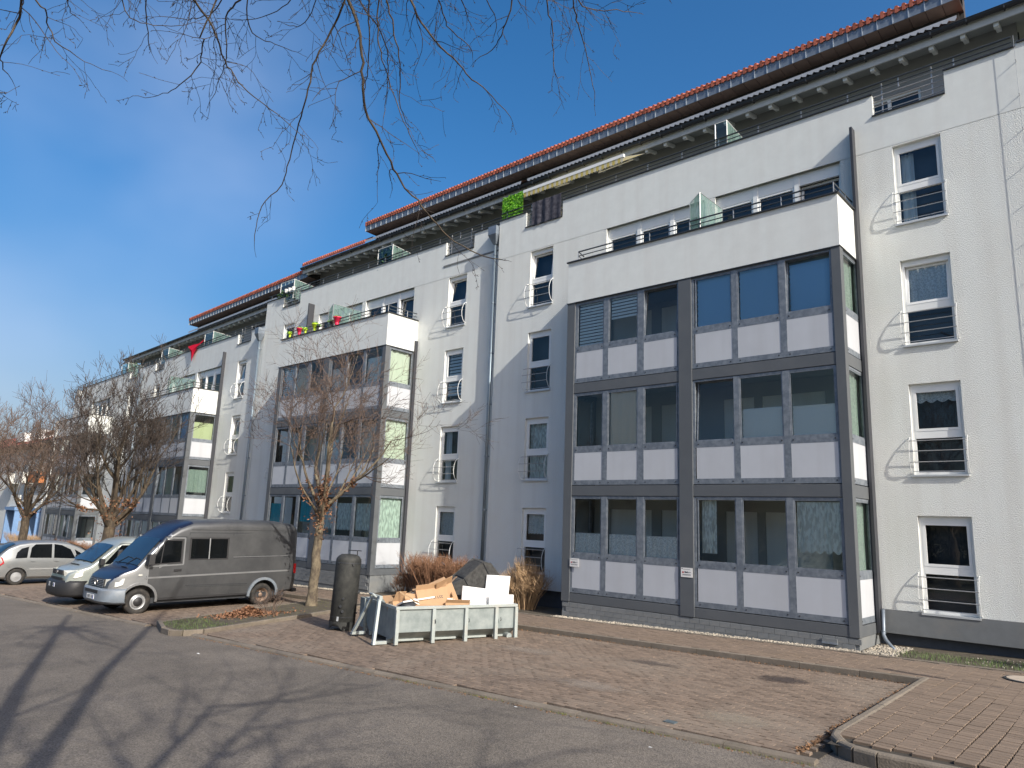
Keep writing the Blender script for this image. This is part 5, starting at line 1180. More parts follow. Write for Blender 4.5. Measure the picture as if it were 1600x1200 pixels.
# ---- small bus behind it
M_BUS = mat('pale_green_paint', (.36, .39, .36), .3, .35, var=.05, coat=.5, dirt=(.35, .36, .33, .4), ds=2)
bus = empty('minibus', (-24.28, 12.12, gz(-24.2, 9)), R(-90), 'pale silver green minibus parked between the grey van and the silver car', 'minibus')
TOPB = [(0, 1.75), (.15, 1.88), (.6, 1.93), (3.2, 1.92), (3.45, 1.86), (3.62, 1.74), (4.25, 1.19), (4.33, 1.14), (4.62, 1.05), (4.78, .94), (4.84, .75), (4.86, .5)]
WIDB = [(0, .86), (.2, .91), (4.1, .92), (4.5, .88), (4.7, .80), (4.86, .70)]
def WB(x, z): return interp(WIDB, x)*(1-.10*max(0, z-1.0)) - max(0, (.3+.25-z))*.15
secs = []
for x in [0, .05, .15, .4, 1, 2, 3.2, 3.45, 3.62, 3.8, 4.0, 4.25, 4.33, 4.48, 4.62, 4.72, 4.78, 4.84, 4.86]: secs.append((x, section(interp(WIDB, x), .30, interp(TOPB, x), .14 if x < 3.5 else .06, .10, 1.0, .05)))
bb = loft(secs, [M_BUS], 'body', bus); cut(bb, [arch(x, .37, y0, y1, .30, bus) for x in (1.0, 3.95) for y0, y1 in ((.6, 1.2), (-1.2, -.6))])
for s in (1, -1):
    for P in ([(3.95, 1.16), (3.22, 1.14), (3.22, 1.70), (3.52, 1.70)], [(3.10, 1.14), (2.0, 1.14), (2.0, 1.70), (3.10, 1.70)], [(1.9, 1.14), (.4, 1.14), (.45, 1.70), (1.9, 1.70)]): side_quads(bus, 'side_window', M_CARGL, P, WB, .006, s)
    hl = [(4.80, .48, .84), (4.83, .46, 1.0), (4.60, .80, 1.02), (4.44, .885, 1.0), (4.46, .90, .86), (4.64, .84, .80)]
    MB().add([(x+.03, s*y*1.01, z-.03) for x, y, z in hl], [(0, 1, 2, 5)[::-s], (5, 2, 3, 4)[::-s]]).build('headlight', M_LAMP, bus, org=(0, 0, 0))
    for x in (1.0, 3.95): wheel(bus, x, s*.78, .315, .2, s, M_RIM, 'cap')
    strip(bus, 'panel_gap', M_DARK, [(3.16, .4), (3.16, 1.75), (3.55, 1.75), (4.05, 1.12), (4.05, .95)], .01, WB, .002, s, .01)
    MB().box(4.0, 4.12, s*.93, s*1.10, 1.14, 1.32).build('mirror', M_BLACKP, bus, org=(0, 0, 0), bevel=.015)
ws = MB(); ws.v = [(x+.03, y*w, z+.02-.02*abs(y)) for x, z, w in [(3.66, 1.70, .70), (3.95, 1.45, .76), (4.22, 1.22, .82)] for y in (-1, -.5, 0, .5, 1)]; ws.f = [(k*5+i, (k+1)*5+i, (k+1)*5+i+1, k*5+i+1) for k in range(2) for i in range(4)]; ws.m = [0]*8
ws.build('windscreen', M_SCREEN, bus, smooth=True, org=(0, 0, 0))
MB().box(4.84, 4.875, -.44, .44, .84, .97).build('grille', M_BLACKP, bus, org=(0, 0, 0), bevel=.01); MB().box(4.85, 4.88, -.5, .5, .70, .76).build('lower_grille', M_BLACKP, bus, org=(0, 0, 0))
MB().box(4.42, 4.46, -.35, .35, 1.115, 1.125).build('bonnet_vent', M_BLACKP, bus, org=(0, 0, 0))
k = MB(); k.tube([(4.885, .055*math.cos(t*math.pi/10), .905+.055*math.sin(t*math.pi/10)) for t in range(21)], .007, 5)
k.tube([(4.885, -.035, .94), (4.885, -.012, .905), (4.885, 0, .925), (4.885, .012, .905), (4.885, .035, .94)], .006, 4); k.tube([(4.885, -.045, .905), (4.885, -.02, .86), (4.885, 0, .895), (4.885, .02, .86), (4.885, .045, .905)], .006, 4)
k.build('emblem', M_CHROME, bus, org=(0, 0, 0))
b = MB(); full = [(4.40, -.93), (4.75, -.86), (4.93, -.55), (4.96, 0), (4.93, .55), (4.75, .86), (4.40, .93)]
for x, y in full: b.v += [(x-.05, y*.97, .26), (x, y, .34), (x, y, .62), (x-.06, y*.97, .68)]
b.f = [(i*4+j, i*4+j+1, (i+1)*4+j+1, (i+1)*4+j) for i in range(6) for j in range(3)]; b.m = [0]*18; bo = b.build('front_bumper', M_BLACKP, bus, smooth=True, org=(0, 0, 0)); sm_ = bo.modifiers.new('solid', 'SOLIDIFY'); sm_.thickness = .03
plate_no(bus, 4.97, .50, .56, 0); MB().box(.3, 4.6, -.8, .8, .24, .34).build('underbody', M_DARK, bus, org=(0, 0, 0))
for s in (.55, -.55): MB().lathe([(.05, 0), (.05, .02)], (4.91, s, .42), 'x', 12).build('fog_lamp', M_LAMP, bus, org=(0, 0, 0))
for y0, y1 in ((-.5, .2), (.1, .65)): MB().tube([(4.27, y0, 1.20), (4.16, y1, 1.30)], .009, 5).build('wiper', M_BLACKP, bus, org=(0, 0, 0))

# ---- silver family car, nose to the building
M_CAR = mat('silver_paint', (.30, .315, .32), .3, .6, var=.03, coat=.6, dirt=(.4, .4, .38, .3), ds=2)
car = empty('parked_car', (-33.2, 7.56, gz(-33.2, 9.5)), R(90), 'silver family car with round tail parked nose towards the building', 'car')
TOPC = [(0, .62), (.03, .92), (.12, 1.12), (.40, 1.38), (.72, 1.54), (1.1, 1.61), (1.9, 1.63), (2.4, 1.57), (2.8, 1.42), (3.35, 1.10), (3.55, 1.02), (4.0, .88), (4.2, .70), (4.27, .5)]
WIDC = [(0, .72), (.15, .82), (.5, .865), (3.4, .875), (3.9, .82), (4.27, .62)]
def WC(x, z): return interp(WIDC, x)*(1-.26*max(0, z-.88)) - max(0, (.25+.25-z))*.15
secs = []
for x in [0, .03, .12, .26, .40, .55, .72, 1.1, 1.5, 1.9, 2.15, 2.4, 2.6, 2.8, 3.1, 3.35, 3.55, 3.8, 4.0, 4.1, 4.2, 4.27]: secs.append((x, section(interp(WIDC, x), .24, interp(TOPC, x), .10, .26, .88, .04)))
cb_ = loft(secs, [M_CAR], 'body', car, sharp=45); cut(cb_, [arch(x, .345, y0, y1, .30, car) for x in (.73, 3.49) for y0, y1 in ((.55, 1.2), (-1.2, -.55))])
for s in (1, -1):
    for P in ([(.62, .97), (1.0, .99), (1.03, 1.40), (.80, 1.33), (.66, 1.18)], [(1.08, .99), (1.82, .98), (1.80, 1.50), (1.25, 1.49), (1.12, 1.36)], [(1.90, .98), (2.66, .95), (2.46, 1.30), (2.14, 1.46), (1.88, 1.50)], [(2.74, .95), (3.22, .93), (2.60, 1.30)]):
        side_quads(car, 'side_window', M_CARGL, P[::-1], WC, .006, s)
    for P in ([(1.04, .35), (1.04, 1.40)], [(1.86, .35), (1.86, 1.5)], [(2.70, .35), (2.72, .95)], [(.12, .66), (.5, .66)]): strip(car, 'panel_gap', M_DARK, P, .009, WC, .003, s, .01)
    strip(car, 'trim_strip', mat('car_trim', (.30, .31, .31), .4, .3), [(1.1, .58), (2.68, .58)], .05, WC, .012, s)
    for x in (1.2, 2.0): strip(car, 'door_handle', M_CAR, [(x-.08, .86), (x+.08, .86)], .03, WC, .02, s, .02)
    rl_ = [(.02, .70, .70), (.0, .60, .98), (.22, .80, 1.02), (.30, .845, .80), (.14, .83, .68)]
    MB().add([(x-.015, s*y*1.03, z) for x, y, z in rl_], [(0, 1, 2, 3, 4)[::s]]).build('rear_light', M_RED, car, org=(0, 0, 0))
    for x in (.73, 3.49): wheel(car, x, s*.76, .30, .19, s, M_RIM, 'cover')
    MB().box(2.72, 2.84, s*.86, s*1.02, .98, 1.10).build('mirror', M_BLACKP, car, org=(0, 0, 0), bevel=.015)
ws = MB(); ws.v = [(x, y*w, z+.03-.03*abs(y)) for x, z, w in [(.10, 1.10, .66), (.38, 1.38, .62), (.62, 1.50, .58)] for y in (-1, -.5, 0, .5, 1)]; ws.f = [(k*5+i, (k+1)*5+i, (k+1)*5+i+1, k*5+i+1) for k in range(2) for i in range(4)]; ws.m = [0]*8
ws.build('rear_window', M_CARGL, car, smooth=True, org=(0, 0, 0))
ws = MB(); ws.v = [(x+.02, y*w, z+.02-.02*abs(y)) for x, z, w in [(2.46, 1.53, .60), (2.85, 1.39, .66), (3.32, 1.10, .74)] for y in (-1, -.5, 0, .5, 1)]; ws.f = [(k*5+i, (k+1)*5+i, (k+1)*5+i+1, k*5+i+1) for k in range(2) for i in range(4)]; ws.m = [0]*8
ws.build('windscreen', M_SCREEN, car, smooth=True, org=(0, 0, 0))
MB().box(-.05, .2, -.74, .74, .36, .56).build('rear_bumper', M_CAR, car, org=(0, 0, 0), bevel=.05); MB().box(.4, 4.0, -.75, .75, .18, .30).build('underbody', M_DARK, car, org=(0, 0, 0)); plate_no(car, -.02, .5, .78, 0, back=True)

# ------------------------------------------------------------------ waste container and its load
M_CONT = two_tone('container_steel', (.19, .225, .225), (.31, .345, .34), 3.2, .55, .35, .65, metal=.15, bump=.08)
M_CONTW = mat('container_frame', (.36, .40, .39), .5, .1, var=.1, dirt=(.4, .36, .3, .5), ds=5)
ct = empty('skip_container', (-11.84, 9.74, gz(-11.8, 10.5)), math.atan2(.949, .314), 'low galvanised roll-off waste container standing on the paving', 'skip')
Lc, Wc, Hc = 2.85, 1.85, .71                       # local x along the long side, y towards the house wall side
o0 = (0, 0, 0)
b = MB(); t = .03                                   # hull with folded lower sides
prof = [(.0, Hc), (.0, .25), (.22, .085), (Wc-.22, .085), (Wc, .25), (Wc, Hc)]
vs = [(.04, y, z) for y, z in prof]+[(Lc-.04, y, z) for y, z in prof]; b.add(vs, [(i, i+1, i+7, i+6) for i in range(5)])
b.add([(.04, y, z) for y, z in prof], [(0, 1, 2, 3, 4, 5)]); b.add([(Lc-.04, y, z) for y, z in prof], [(5, 4, 3, 2, 1, 0)])
h = b.build('hull', M_CONT, ct, org=o0); sm_ = h.modifiers.new('solid', 'SOLIDIFY'); sm_.thickness = .012; sm_.offset = 0
b = MB(); b.box(.0, Lc, -.05, .03, Hc-.01, Hc+.045, .008); b.box(0, Lc, Wc-.03, Wc+.05, Hc-.01, Hc+.045, .008); b.box(0, .06, .03, Wc-.03, Hc-.012, Hc+.043); b.box(Lc-.06, Lc, .03, Wc-.03, Hc-.012, Hc+.043); b.build('top_rim', M_CONTW, ct, org=o0)
for i, x in enumerate((0, .80, 1.55, 2.28, Lc-.075)):
    for y, s in ((0, -1), (Wc, 1)): MB().box(x, x+.075, y+s*.075, y-s*.01, .02, Hc-.015).build('side_post', M_CONTW, ct, org=o0, bevel=.006)
for y, s in ((0, -1), (Wc, 1)):
    for a, c in ((.09, .78), (.89, 1.53), (1.64, 2.26), (2.37, Lc-.09)):
        MB().add([(a, y+s*.022, .25), (c, y+s*.022, .25), (c-.12, y-s*.20, .095), (a, y-s*.20, .095)], [(0, 1, 2, 3)]).build('skirt_panel', M_CONT, ct, org=o0)
        MB().box(a, c-.05, y-s*.19, y-s*.21, .05, .09).build('foot_rail', M_CONTW, ct, org=o0)
b = MB(); b.box(0, Lc, .35, .43, 0, .085); b.box(0, Lc, Wc-.43, Wc-.35, 0, .085); b.build('skid', M_CONTW, ct, org=o0)
for y in (.10, Wc-.10): MB().lathe([(.065, -.09), (.065, .09)], (Lc-.16, y, .075), 'y', 14).build('roller', M_CONT, ct, org=o0)
k = MB()                                              # lifting frame with hook at the near end
for y, yt in ((.25, .62), (Wc-.25, Wc-.62)): k.obox((-.06, y-.05, -.0), (-.30+.0, (yt-y)*0, 0), (0, .10, 0), (0, 0, .06))
for y, yt in ((.22, .70), (Wc-.22, Wc-.70)):
    a = Vector((-.34, y, .0)); c = Vector((-.10, yt, .86)); d = c-a; k.obox(a-Vector((.03, .05, 0)), d, (.06, 0, 0), (0, .10, 0))
k.box(-.13, -.06, .62, Wc-.62, .80, .90); k.tube([(-.14, Wc/2-.16, .86), (-.2, Wc/2-.1, .92), (-.2, Wc/2+.1, .92), (-.14, Wc/2+.16, .86)], .025, 8); k.build('lifting_frame', M_CONTW, ct, org=o0, bevel=.005)
MB().box(-.03, .035, Wc-.02, Wc+.30, .10, Hc+.02).build('end_plate', M_CONT, ct, org=o0, bevel=.006)
k = MB()
for x in (.86, 1.64, 2.41): k.tube([(x, -.08, Hc-.30), (x, -.10, Hc-.27), (x, -.08, Hc-.22)], .008, 5)
k.build('tarp_hook', M_DARK, ct, org=o0)
CT = Matrix.Translation(ct.location) @ Matrix.Rotation(ct.rotation_euler.z, 4, 'Z')
def place(o, loc, rot=(0, 0, 0)):
    from mathutils import Euler
    o.matrix_basis = CT @ Matrix.Translation(loc) @ Euler(rot).to_matrix().to_4x4(); return o
M_CARD = mat('cardboard', (.40, .25, .14), .85, var=.08, vs=8, bump=.1); M_CARD2 = mat('cardboard_dark', (.30, .19, .11), .85, var=.1)
M_BOARD = mat('white_board', (.80, .80, .79), .45, var=.03, vs=3); M_EDGE = mat('board_edge', (.36, .25, .15), .8)
M_MATT = two_tone('dark_foam', (.035, .035, .035), (.07, .07, .068), 12, .95, .4, .65, bump=.4)
def panel(w, h, t, name, m, lb, cat, loc, rot):
    b = MB(); b.box(0, w, 0, t, 0, h, .003); o = b.build(name, m, org=o0); place(o, loc, rot); return tag(o, lb, cat)
panel(1.05, .62, .03, 'furniture_board', M_BOARD, 'large white furniture board leaning at the right of the container', 'board', (1.55, .15, .52), (R(-8), R(7), R(4)))
panel(.62, .72, .03, 'furniture_board', M_BOARD, 'white board standing upright above the large white board', 'board', (2.28, .50, .62), (R(3), R(3), R(2)))
panel(.60, .50, .025, 'furniture_board', M_BOARD, 'lower white board at the right end of the container', 'board', (2.20, .08, .46), (R(-5), R(2), R(-2)))
panel(.80, .20, .03, 'furniture_board', mat('brown_board', (.16, .06, .04), .6), 'dark brown board edge behind the upright white board', 'board', (2.2, .95, 1.12), (0, R(6), 0))
panel(.9, .40, .03, 'furniture_board', M_BOARD, 'white board lying flat at the left end of the load', 'board', (.15, .5, .68), (R(70), R(-5), R(12)))
panel(.8, .28, .03, 'furniture_board', mat('cream_board', (.62, .56, .44), .6), 'cream board tilted behind the cardboard boxes', 'board', (.35, .95, .68), (R(50), R(-12), R(-8)))
def flapbox(w, d, h, lb, loc, rot, m=M_CARD, mark=False, flap=.25):
    e = empty('cardboard_box', (0, 0, 0), 0, lb, 'cardboard box', 'flattened cardboard boxes in the container'); place(e, loc, rot); t = .008
    b = MB(); b.box(0, w, 0, t, 0, h); b.box(0, w, d-t, d, 0, h); b.box(0, t, t, d-t, 0, h); b.box(w-t, w, t, d-t, 0, h); b.box(0, w, 0, d, -t, 0); b.build('box_body', m, e, org=o0)
    for (o, u, v) in (((0, 0, h), (w, 0, 0), (-.0, -flap*.7, flap*.6)), ((0, d, h), (w, 0, 0), (0, flap*.5, flap*.8)), ((w, 0, h), (0, d, 0), (flap*.9, 0, flap*.3))):
        MB().obox(o, u, v, (.001, .004, .006)).build('flap', M_CARD2 if v[1] > 0 else m, e, org=o0)
    if mark:
        k = MB(); xx = w*.30; rr = random.Random(5)
        for i in range(8):
            k.box(xx, xx+.012, -.002, -.0005, h*.44, h*.44+.055); 
            if rr.random() < .6: k.box(xx+.012, xx+.034, -.002, -.0005, h*.44+.043, h*.44+.055)
            if rr.random() < .6: k.box(xx+.012, xx+.034, -.002, -.0005, h*.44, h*.44+.012)
            xx += .048
        k.build('print', M_DARK, e, org=o0)
    return e
flapbox(.72, .10, .42, 'flattened box with dark print in the middle of the load', (.62, .18, .66), (R(-28), R(-6), R(2)), mark=True, flap=.12)
flapbox(.42, .12, .38, 'open box standing with raised flap beside the white board', (1.18, .30, .70), (R(-15), R(-20), R(8)), flap=.20)
flapbox(.60, .08, .34, 'flattened box sliding over the near rim of the container', (.30, .12, .72), (R(-60), R(6), R(-6)), flap=.1)
flapbox(.55, .16, .20, 'low crushed box against the large white board', (1.15, .07, .60), (R(-10), R(2), R(-3)), flap=.10)
flapbox(.28, .20, .16, 'small box at the left end of the load', (.10, .35, .66), (R(-20), 0, R(20)))
bag = MB(); 
for i in range(7):
    a = math.pi*i/6; bag.v += [((.17+.03*math.sin(j*2.3+i))*math.sin(a)*math.cos(j*math.pi/5), (.13+.02*math.cos(j*3.1))*math.sin(a)*math.sin(j*math.pi/5), .10*math.cos(a)+.012*math.sin(j*5+i)) for j in range(10)]
bag.f = [(i*10+j, i*10+(j+1) % 10, (i+1)*10+(j+1) % 10, (i+1)*10+j) for i in range(6) for j in range(10)]; bag.m = [0]*60
for lc, mm, lb in (((.38, .22, .72), M_DARK, 'black plastic bag between the small box and the white scraps'), ((.55, .35, .76), M_BOARD, 'white plastic bag crumpled among the cardboard')):
    o = MB(); o.v = list(bag.v); o.f = list(bag.f); o.m = list(bag.m); o = o.build('bag', mm, smooth=True, org=o0); place(o, lc); tag(o, lb, 'bag')
for i in range(8):
    lb = ['torn strip of cardboard at the left', 'crumpled brown paper at the left', 'white foam scrap at the left', 'thin wooden lath at the left', 'torn strip of cardboard in the middle', 'crumpled brown paper in the middle', 'white foam scrap in the middle', 'thin wooden lath in the middle'][i]
    m_ = [M_CARD, M_CARD2, M_BOARD, mat('lath_wood', (.38, .26, .15), .8, var=.2)][i % 4]
    b = MB(); L_, w_ = random.uniform(.15, .5), random.uniform(.06, .2) if i % 4 != 3 else .03
    pts_ = [(j*L_/4, random.uniform(-.01, .01), random.gauss(0, .02)) for j in range(5)]
    for j in range(4): b.add([pts_[j], pts_[j+1], (pts_[j+1][0], w_+random.uniform(-.02, .02), pts_[j+1][2]+.02), (pts_[j][0], w_+random.uniform(-.02, .02), pts_[j][2]+.02)], [(0, 1, 2, 3)])
    o = b.build('scrap', m_, org=o0); md = o.modifiers.new('solid', 'SOLIDIFY'); md.thickness = .008
    x_, y_ = random.uniform(.1, .8)+.9*(i > 3), random.uniform(.1, 1.3); place(o, (x_, y_, .66+.16*random.random()+.10*(x_ > .6)), (random.gauss(0, .5), random.gauss(0, .4), random.uniform(0, 6.3)))
    tag(o, lb+' of the container load', 'waste', 'loose scraps in the container')
mt = empty('mattress', (0, 0, 0), 0, 'folded dark foam mattress rising at the back of the load', 'mattress'); place(mt, (1.15, .92, .62), (R(4), R(0), R(-4)))
pts = [(0, .12), (.32, .44), (.68, .66), (1.10, 1.02), (1.30, 1.0), (1.80, .46)]
for (x0, z0), (x1, z1) in zip(pts, pts[1:]):
    d = Vector((x1-x0, 0, z1-z0)); b = MB(); b.obox((x0, -.25, z0), d*.985, (0, .62, 0), (d.normalized().cross(Vector((0, -1, 0))) * -.001)+Vector((0, 0, -.16))); b.build('segment', M_MATT, mt, org=o0, bevel=.07)
for (x0, z0, h) in ((0, .05, .5), (.6, .44, .75), (1.2, .58, .8)): pass
b = MB(); b.poly([(x, -.262, z) for x, z in pts]+[(1.80, -.262, 0), (0, -.262, 0)][::1]); b.poly([(x, .38, z) for x, z in pts][::-1]+[(0, .38, 0), (1.80, .38, 0)]); b.build('filling', M_MATT, mt, org=o0)
k = MB()
for i in range(1, 4): k.tube([(pts[i][0], -.268, pts[i][1]-.01), (pts[i][0]+.28, -.268, pts[i][1]-.45)], .012, 5)
k.build('quilting', M_DARK, mt, org=o0)

# ---- old boiler tank
M_TANK = two_tone('tank_paint', (.020, .021, .020), (.05, .05, .045), 6, .72, .42, .75, bump=.25)
tk = empty('boiler_tank', (-14.44, 10.32, gz(-14.4, 10.4)), R(20), 'old dark steel boiler tank standing upright left of the container', 'tank'); tk.rotation_euler = (R(-1.5), R(1.2), R(20))
b = MB(); b.lathe([(.0, .10), (.27, .10), (.292, .12), (.292, 1.56), (.285, 1.60), (.24, 1.66), (.18, 1.70), (0, 1.715)], n=40, cap=False); b.build('shell', M_TANK, tk, smooth=True, org=o0).data.set_sharp_from_angle(angle=R(50))
b = MB(); n = 40; vs = []
for j in range(n+1):
    a = 2*math.pi*j/n; cut_ = .02+.14*max(0, math.sin(a*3))**.6; vs += [(.294*math.cos(a), .294*math.sin(a), cut_), (.294*math.cos(a), .294*math.sin(a), .20)]
b.add(vs, [(2*j, 2*j+2, 2*j+3, 2*j+1) for j in range(n)]); b.build('foot_ring', M_TANK, tk, org=o0)
b = MB(); b.lathe([(.2955, 1.50), (.297, 1.51), (.2955, 1.52)], n=40, cap=False); b.lathe([(.2945, .30), (.2945, .31)], n=40, cap=False); b.build('weld_seam', M_DARK, tk, org=o0)
b = MB()
for a, z, r in ((-70, .55, .03), (-62, .72, .022), (-100, 1.50, .012), (-35, 1.48, .02), (-60, .44, .03), (178, .62, .02), (175, 1.0, .02), (20, .85, .02), (15, .40, .015), (190, .18, .02)):
    c, s = math.cos(R(a)), math.sin(R(a)); b.tube([(.288*c, .288*s, z), (.330*c, .330*s, z)], r, 10)
b.build('pipe_socket', M_DARK, tk, org=o0)
MB().obox((.292*math.cos(R(-83)), .292*math.sin(R(-83))-.006, .22), (.05, .0, 0), (0, .006, 0), (.005, 0, .10)).build('label_plate', M_SILL, tk, org=o0)
b = MB(); b.tube([(.20, .02, 1.66), (.20, .02, 1.80)], .013, 8); b.tube([(-.03, .0, 1.795), (.30, .03, 1.80)], .011, 8); b.build('pipe_tee', M_DARK, tk, org=o0)
M_WOODB = mat('tank_lid_grey', (.1, .1, .1), .8)  # plain dark grey, assigned to no part

# sign off to the right whose shadow crosses the pavement
sp = empty('road_sign', (.35, 13.0, gz(.3, 13)+.1), 0, 'round road sign on a thin grey post beyond the right edge', 'road sign')
MB().tube([(0, 0, 0), (0, 0, 2.75)], .03, 8).build('post', M_RAIL, sp); d = MB(); d.lathe([(0, -.01), (.30, -.01), (.30, .005), (0, .005)], (0, -.045, 2.45), 'y', 28, cap=False); o = d.build('disc', M_WHITE, sp)

# ------------------------------------------------------------------ trees and shrubs
M_BARK = two_tone('bark', (.075, .055, .040), (.19, .155, .11), 14, .95, .38, .66, bump=1.0, stretch=(1, 1, .35))
M_BARK2 = two_tone('lichen_bark', (.085, .066, .048), (.23, .19, .125), 9, .95, .4, .68, bump=.8, stretch=(1, 1, .5))
M_BARKD = two_tone('dark_bark', (.045, .034, .025), (.12, .092, .06), 11, .95, .4, .68, bump=1.0, stretch=(1, 1, .4))
M_TWIG = mat('twig', (.10, .068, .052), .85, var=.25, vs=3)
M_TWIGD = mat('dark_twig', (.045, .034, .028), .85, var=.2, vs=3)
class Wood:
    def __init__(s, rng): s.big = MB(); s.small = MB(); s.r = rng; s.tips = []
    def grow(s, p, d, length, r, depth, up=.15, wig=.22, spread=.75, kids=(3, 5), min_r=.004, droop=0, sub=.62, cont=.75):
        rng = s.r; n = max(3, int(length/(.18 if r > .03 else .12))); n = min(n, 12); path = [p]; rad = [r]; pos = p; dr = d.normalized(); step = length/n
        for i in range(n):
            dr = (dr+Vector((rng.gauss(0, wig), rng.gauss(0, wig), rng.gauss(0, wig)+up-droop))*.32).normalized(); pos = pos+dr*step; path.append(pos); rad.append(max(r*(1-cont*(i+1)/n), min_r*.6))
        tgt = s.big if r > .022 else s.small
        tgt.tube(path, rad, 8 if r > .06 else (5 if r > .02 else 3), cap=False)
        if depth <= 0: s.tips.append((pos, dr)); return
        k = rng.randint(*kids)
        for j in range(k):
            t = rng.uniform(.25, .98) if j else .98; i = min(n-1, int(t*n)); a = (path[i+1]-path[i]).normalized(); side = a.orthogonal().normalized(); side.rotate(Matrix.Rotation(rng.uniform(0, 6.283), 3, a))
            nd_ = (a*(1-spread*.45)+side*spread*rng.uniform(.55, 1.1)).normalized(); rr = rad[i+1]*rng.uniform(.55, .8) if j else rad[i+1]*.95
            s.grow(path[i+1], nd_, length*sub*rng.uniform(.7, 1.15), max(rr, min_r), depth-1, up, wig, spread, kids, min_r, droop, sub, cont)
def tree(name, x, y, H, seed, label, cat='tree', trunk_h=2.6, r0=.14, leaders=6, lean=(0, 0), bark=M_BARK, twig=M_TWIG, depth=4, kids=(4, 6), spread=.6, leafn=0, leafz=(0, 1), zoff=0, L0=None, up=.25, leafr=.5, spr0=.55, min_r=.0045, sub=.62):
    rng = random.Random(seed); w = Wood(rng); z = gz(x, y)+zoff; e = empty(name, (x, y, z), 0, label, cat)
    tr = MB(); path = [Vector((0, 0, -.1)), Vector((lean[0]*.1, lean[1]*.1, trunk_h*.3)), Vector((lean[0]*.5, lean[1]*.5, trunk_h*.7)), Vector((lean[0], lean[1], trunk_h))]
    P = []; Rr = []
    for i in range(13):
        t = i/12*3; k = min(2, int(t)); f = t-k; q = path[k].lerp(path[k+1], f); q = q+Vector((rng.gauss(0, .012), rng.gauss(0, .012), 0)); P.append(q); Rr.append(r0*(1.45 if i == 0 else 1.15 if i == 1 else 1-.22*i/12)*(1+rng.uniform(-.05, .05)))
    tr.tube(P, Rr, 14); tr.build('trunk', bark, e, smooth=True, org=(0, 0, 0)); top = P[-1]
    L0 = L0 or (H-trunk_h)*.62
    for i in range(leaders):
        a = 2*math.pi*i/leaders+rng.uniform(-.3, .3); sp_ = spr0*rng.uniform(.6, 1.3) if i else .08
        st = P[-1-(i % 4)] if i else top; d = Vector((math.cos(a)*sp_, math.sin(a)*sp_, 1)).normalized()
        w.grow(st, d, L0*rng.uniform(.75, 1.05)*(1.15 if i == 0 else 1), r0*(.62 if i == 0 else rng.uniform(.30, .46)), depth, up, .20, spread, kids, min_r, 0, sub)
    w.big.build('branches', bark, e, smooth=True, org=(0, 0, 0)); tag(w.small.build('twigs', twig, e, org=(0, 0, 0)), kind='stuff')
    if leafn:
        b = MB(); zlo, zhi = trunk_h+leafz[0], trunk_h+leafz[1]; pool = [v for v in w.small.v+w.big.v if zlo < v[2] < zhi and math.hypot(v[0]-top.x, v[1]-top.y) < leafr*2.2] or [tuple(top)]
        hubs = [rng.choice(pool) for _ in range(26)]; cand = [v for v in pool if min((v[0]-h[0])**2+(v[1]-h[1])**2+(v[2]-h[2])**2 for h in hubs) < .05]
        cand += [(top.x+rng.gauss(0, r0*1.3), top.y+rng.gauss(0, r0*1.3), rng.uniform(zlo, zhi)) for _ in range(max(20, len(cand)//3))]
        for _ in range(leafn):
            q = rng.choice(cand); leaf(b, q[0]+rng.gauss(0, .05), q[1]+rng.gauss(0, .05), q[2]+rng.gauss(0, .05)-.03, rng.uniform(.03, .055), 1.2)
        tag(b.build('dead_leaves', M_LEAF, e, org=(0, 0, 0)), kind='stuff')
    return e, w, top
tree('bare_tree', -18.85, 12.35, 8.1, 11, 'slim bare street tree on the island between the van and the tank', trunk_h=3.05, r0=.15, leaders=8, lean=(.12, .0), bark=M_BARK2, leafn=900, leafz=(-1.0, .8), depth=4, kids=(4, 5), spread=.72, L0=3.0, up=.12, leafr=.42, spr0=.95, min_r=.0055)
tree('bare_tree', -35.2, 12.3, 10.5, 23, 'dense bare street tree behind the minibus with dark crown', trunk_h=2.6, r0=.27, leaders=13, bark=M_BARKD, twig=M_TWIGD, depth=4, kids=(4, 5), spread=.66, L0=3.5, leafn=1700, leafz=(-1.3, .9), leafr=.85, spr0=.95, up=.26, min_r=.010)
tree('bare_tree', -48.3, 12.4, 9.5, 31, 'bare street tree at the left edge behind the silver car', trunk_h=3.0, r0=.24, leaders=11, bark=M_BARKD, twig=M_TWIG, depth=4, kids=(4, 5), spread=.66, L0=3.4, leafn=300, leafz=(-.5, .8), leafr=.7, spr0=1.0, up=.22, min_r=.010)
tree('bare_tree', -62, 13.0, 9.5, 37, 'farthest bare street tree just left of the big dark one', trunk_h=3.0, r0=.22, leaders=9, bark=M_BARK, twig=M_TWIG, depth=3, kids=(4, 6), spread=.68, L0=3.4, spr0=.7, up=.22, min_r=.013)
tree('bare_tree', -74, 14.0, 11, 41, 'distant bare tree rising above the neighbouring roof', trunk_h=3.4, r0=.22, leaders=9, bark=M_BARK, twig=M_TWIG, depth=3, kids=(4, 6), spread=.7, L0=4.4, spr0=.7, up=.22, min_r=.016)

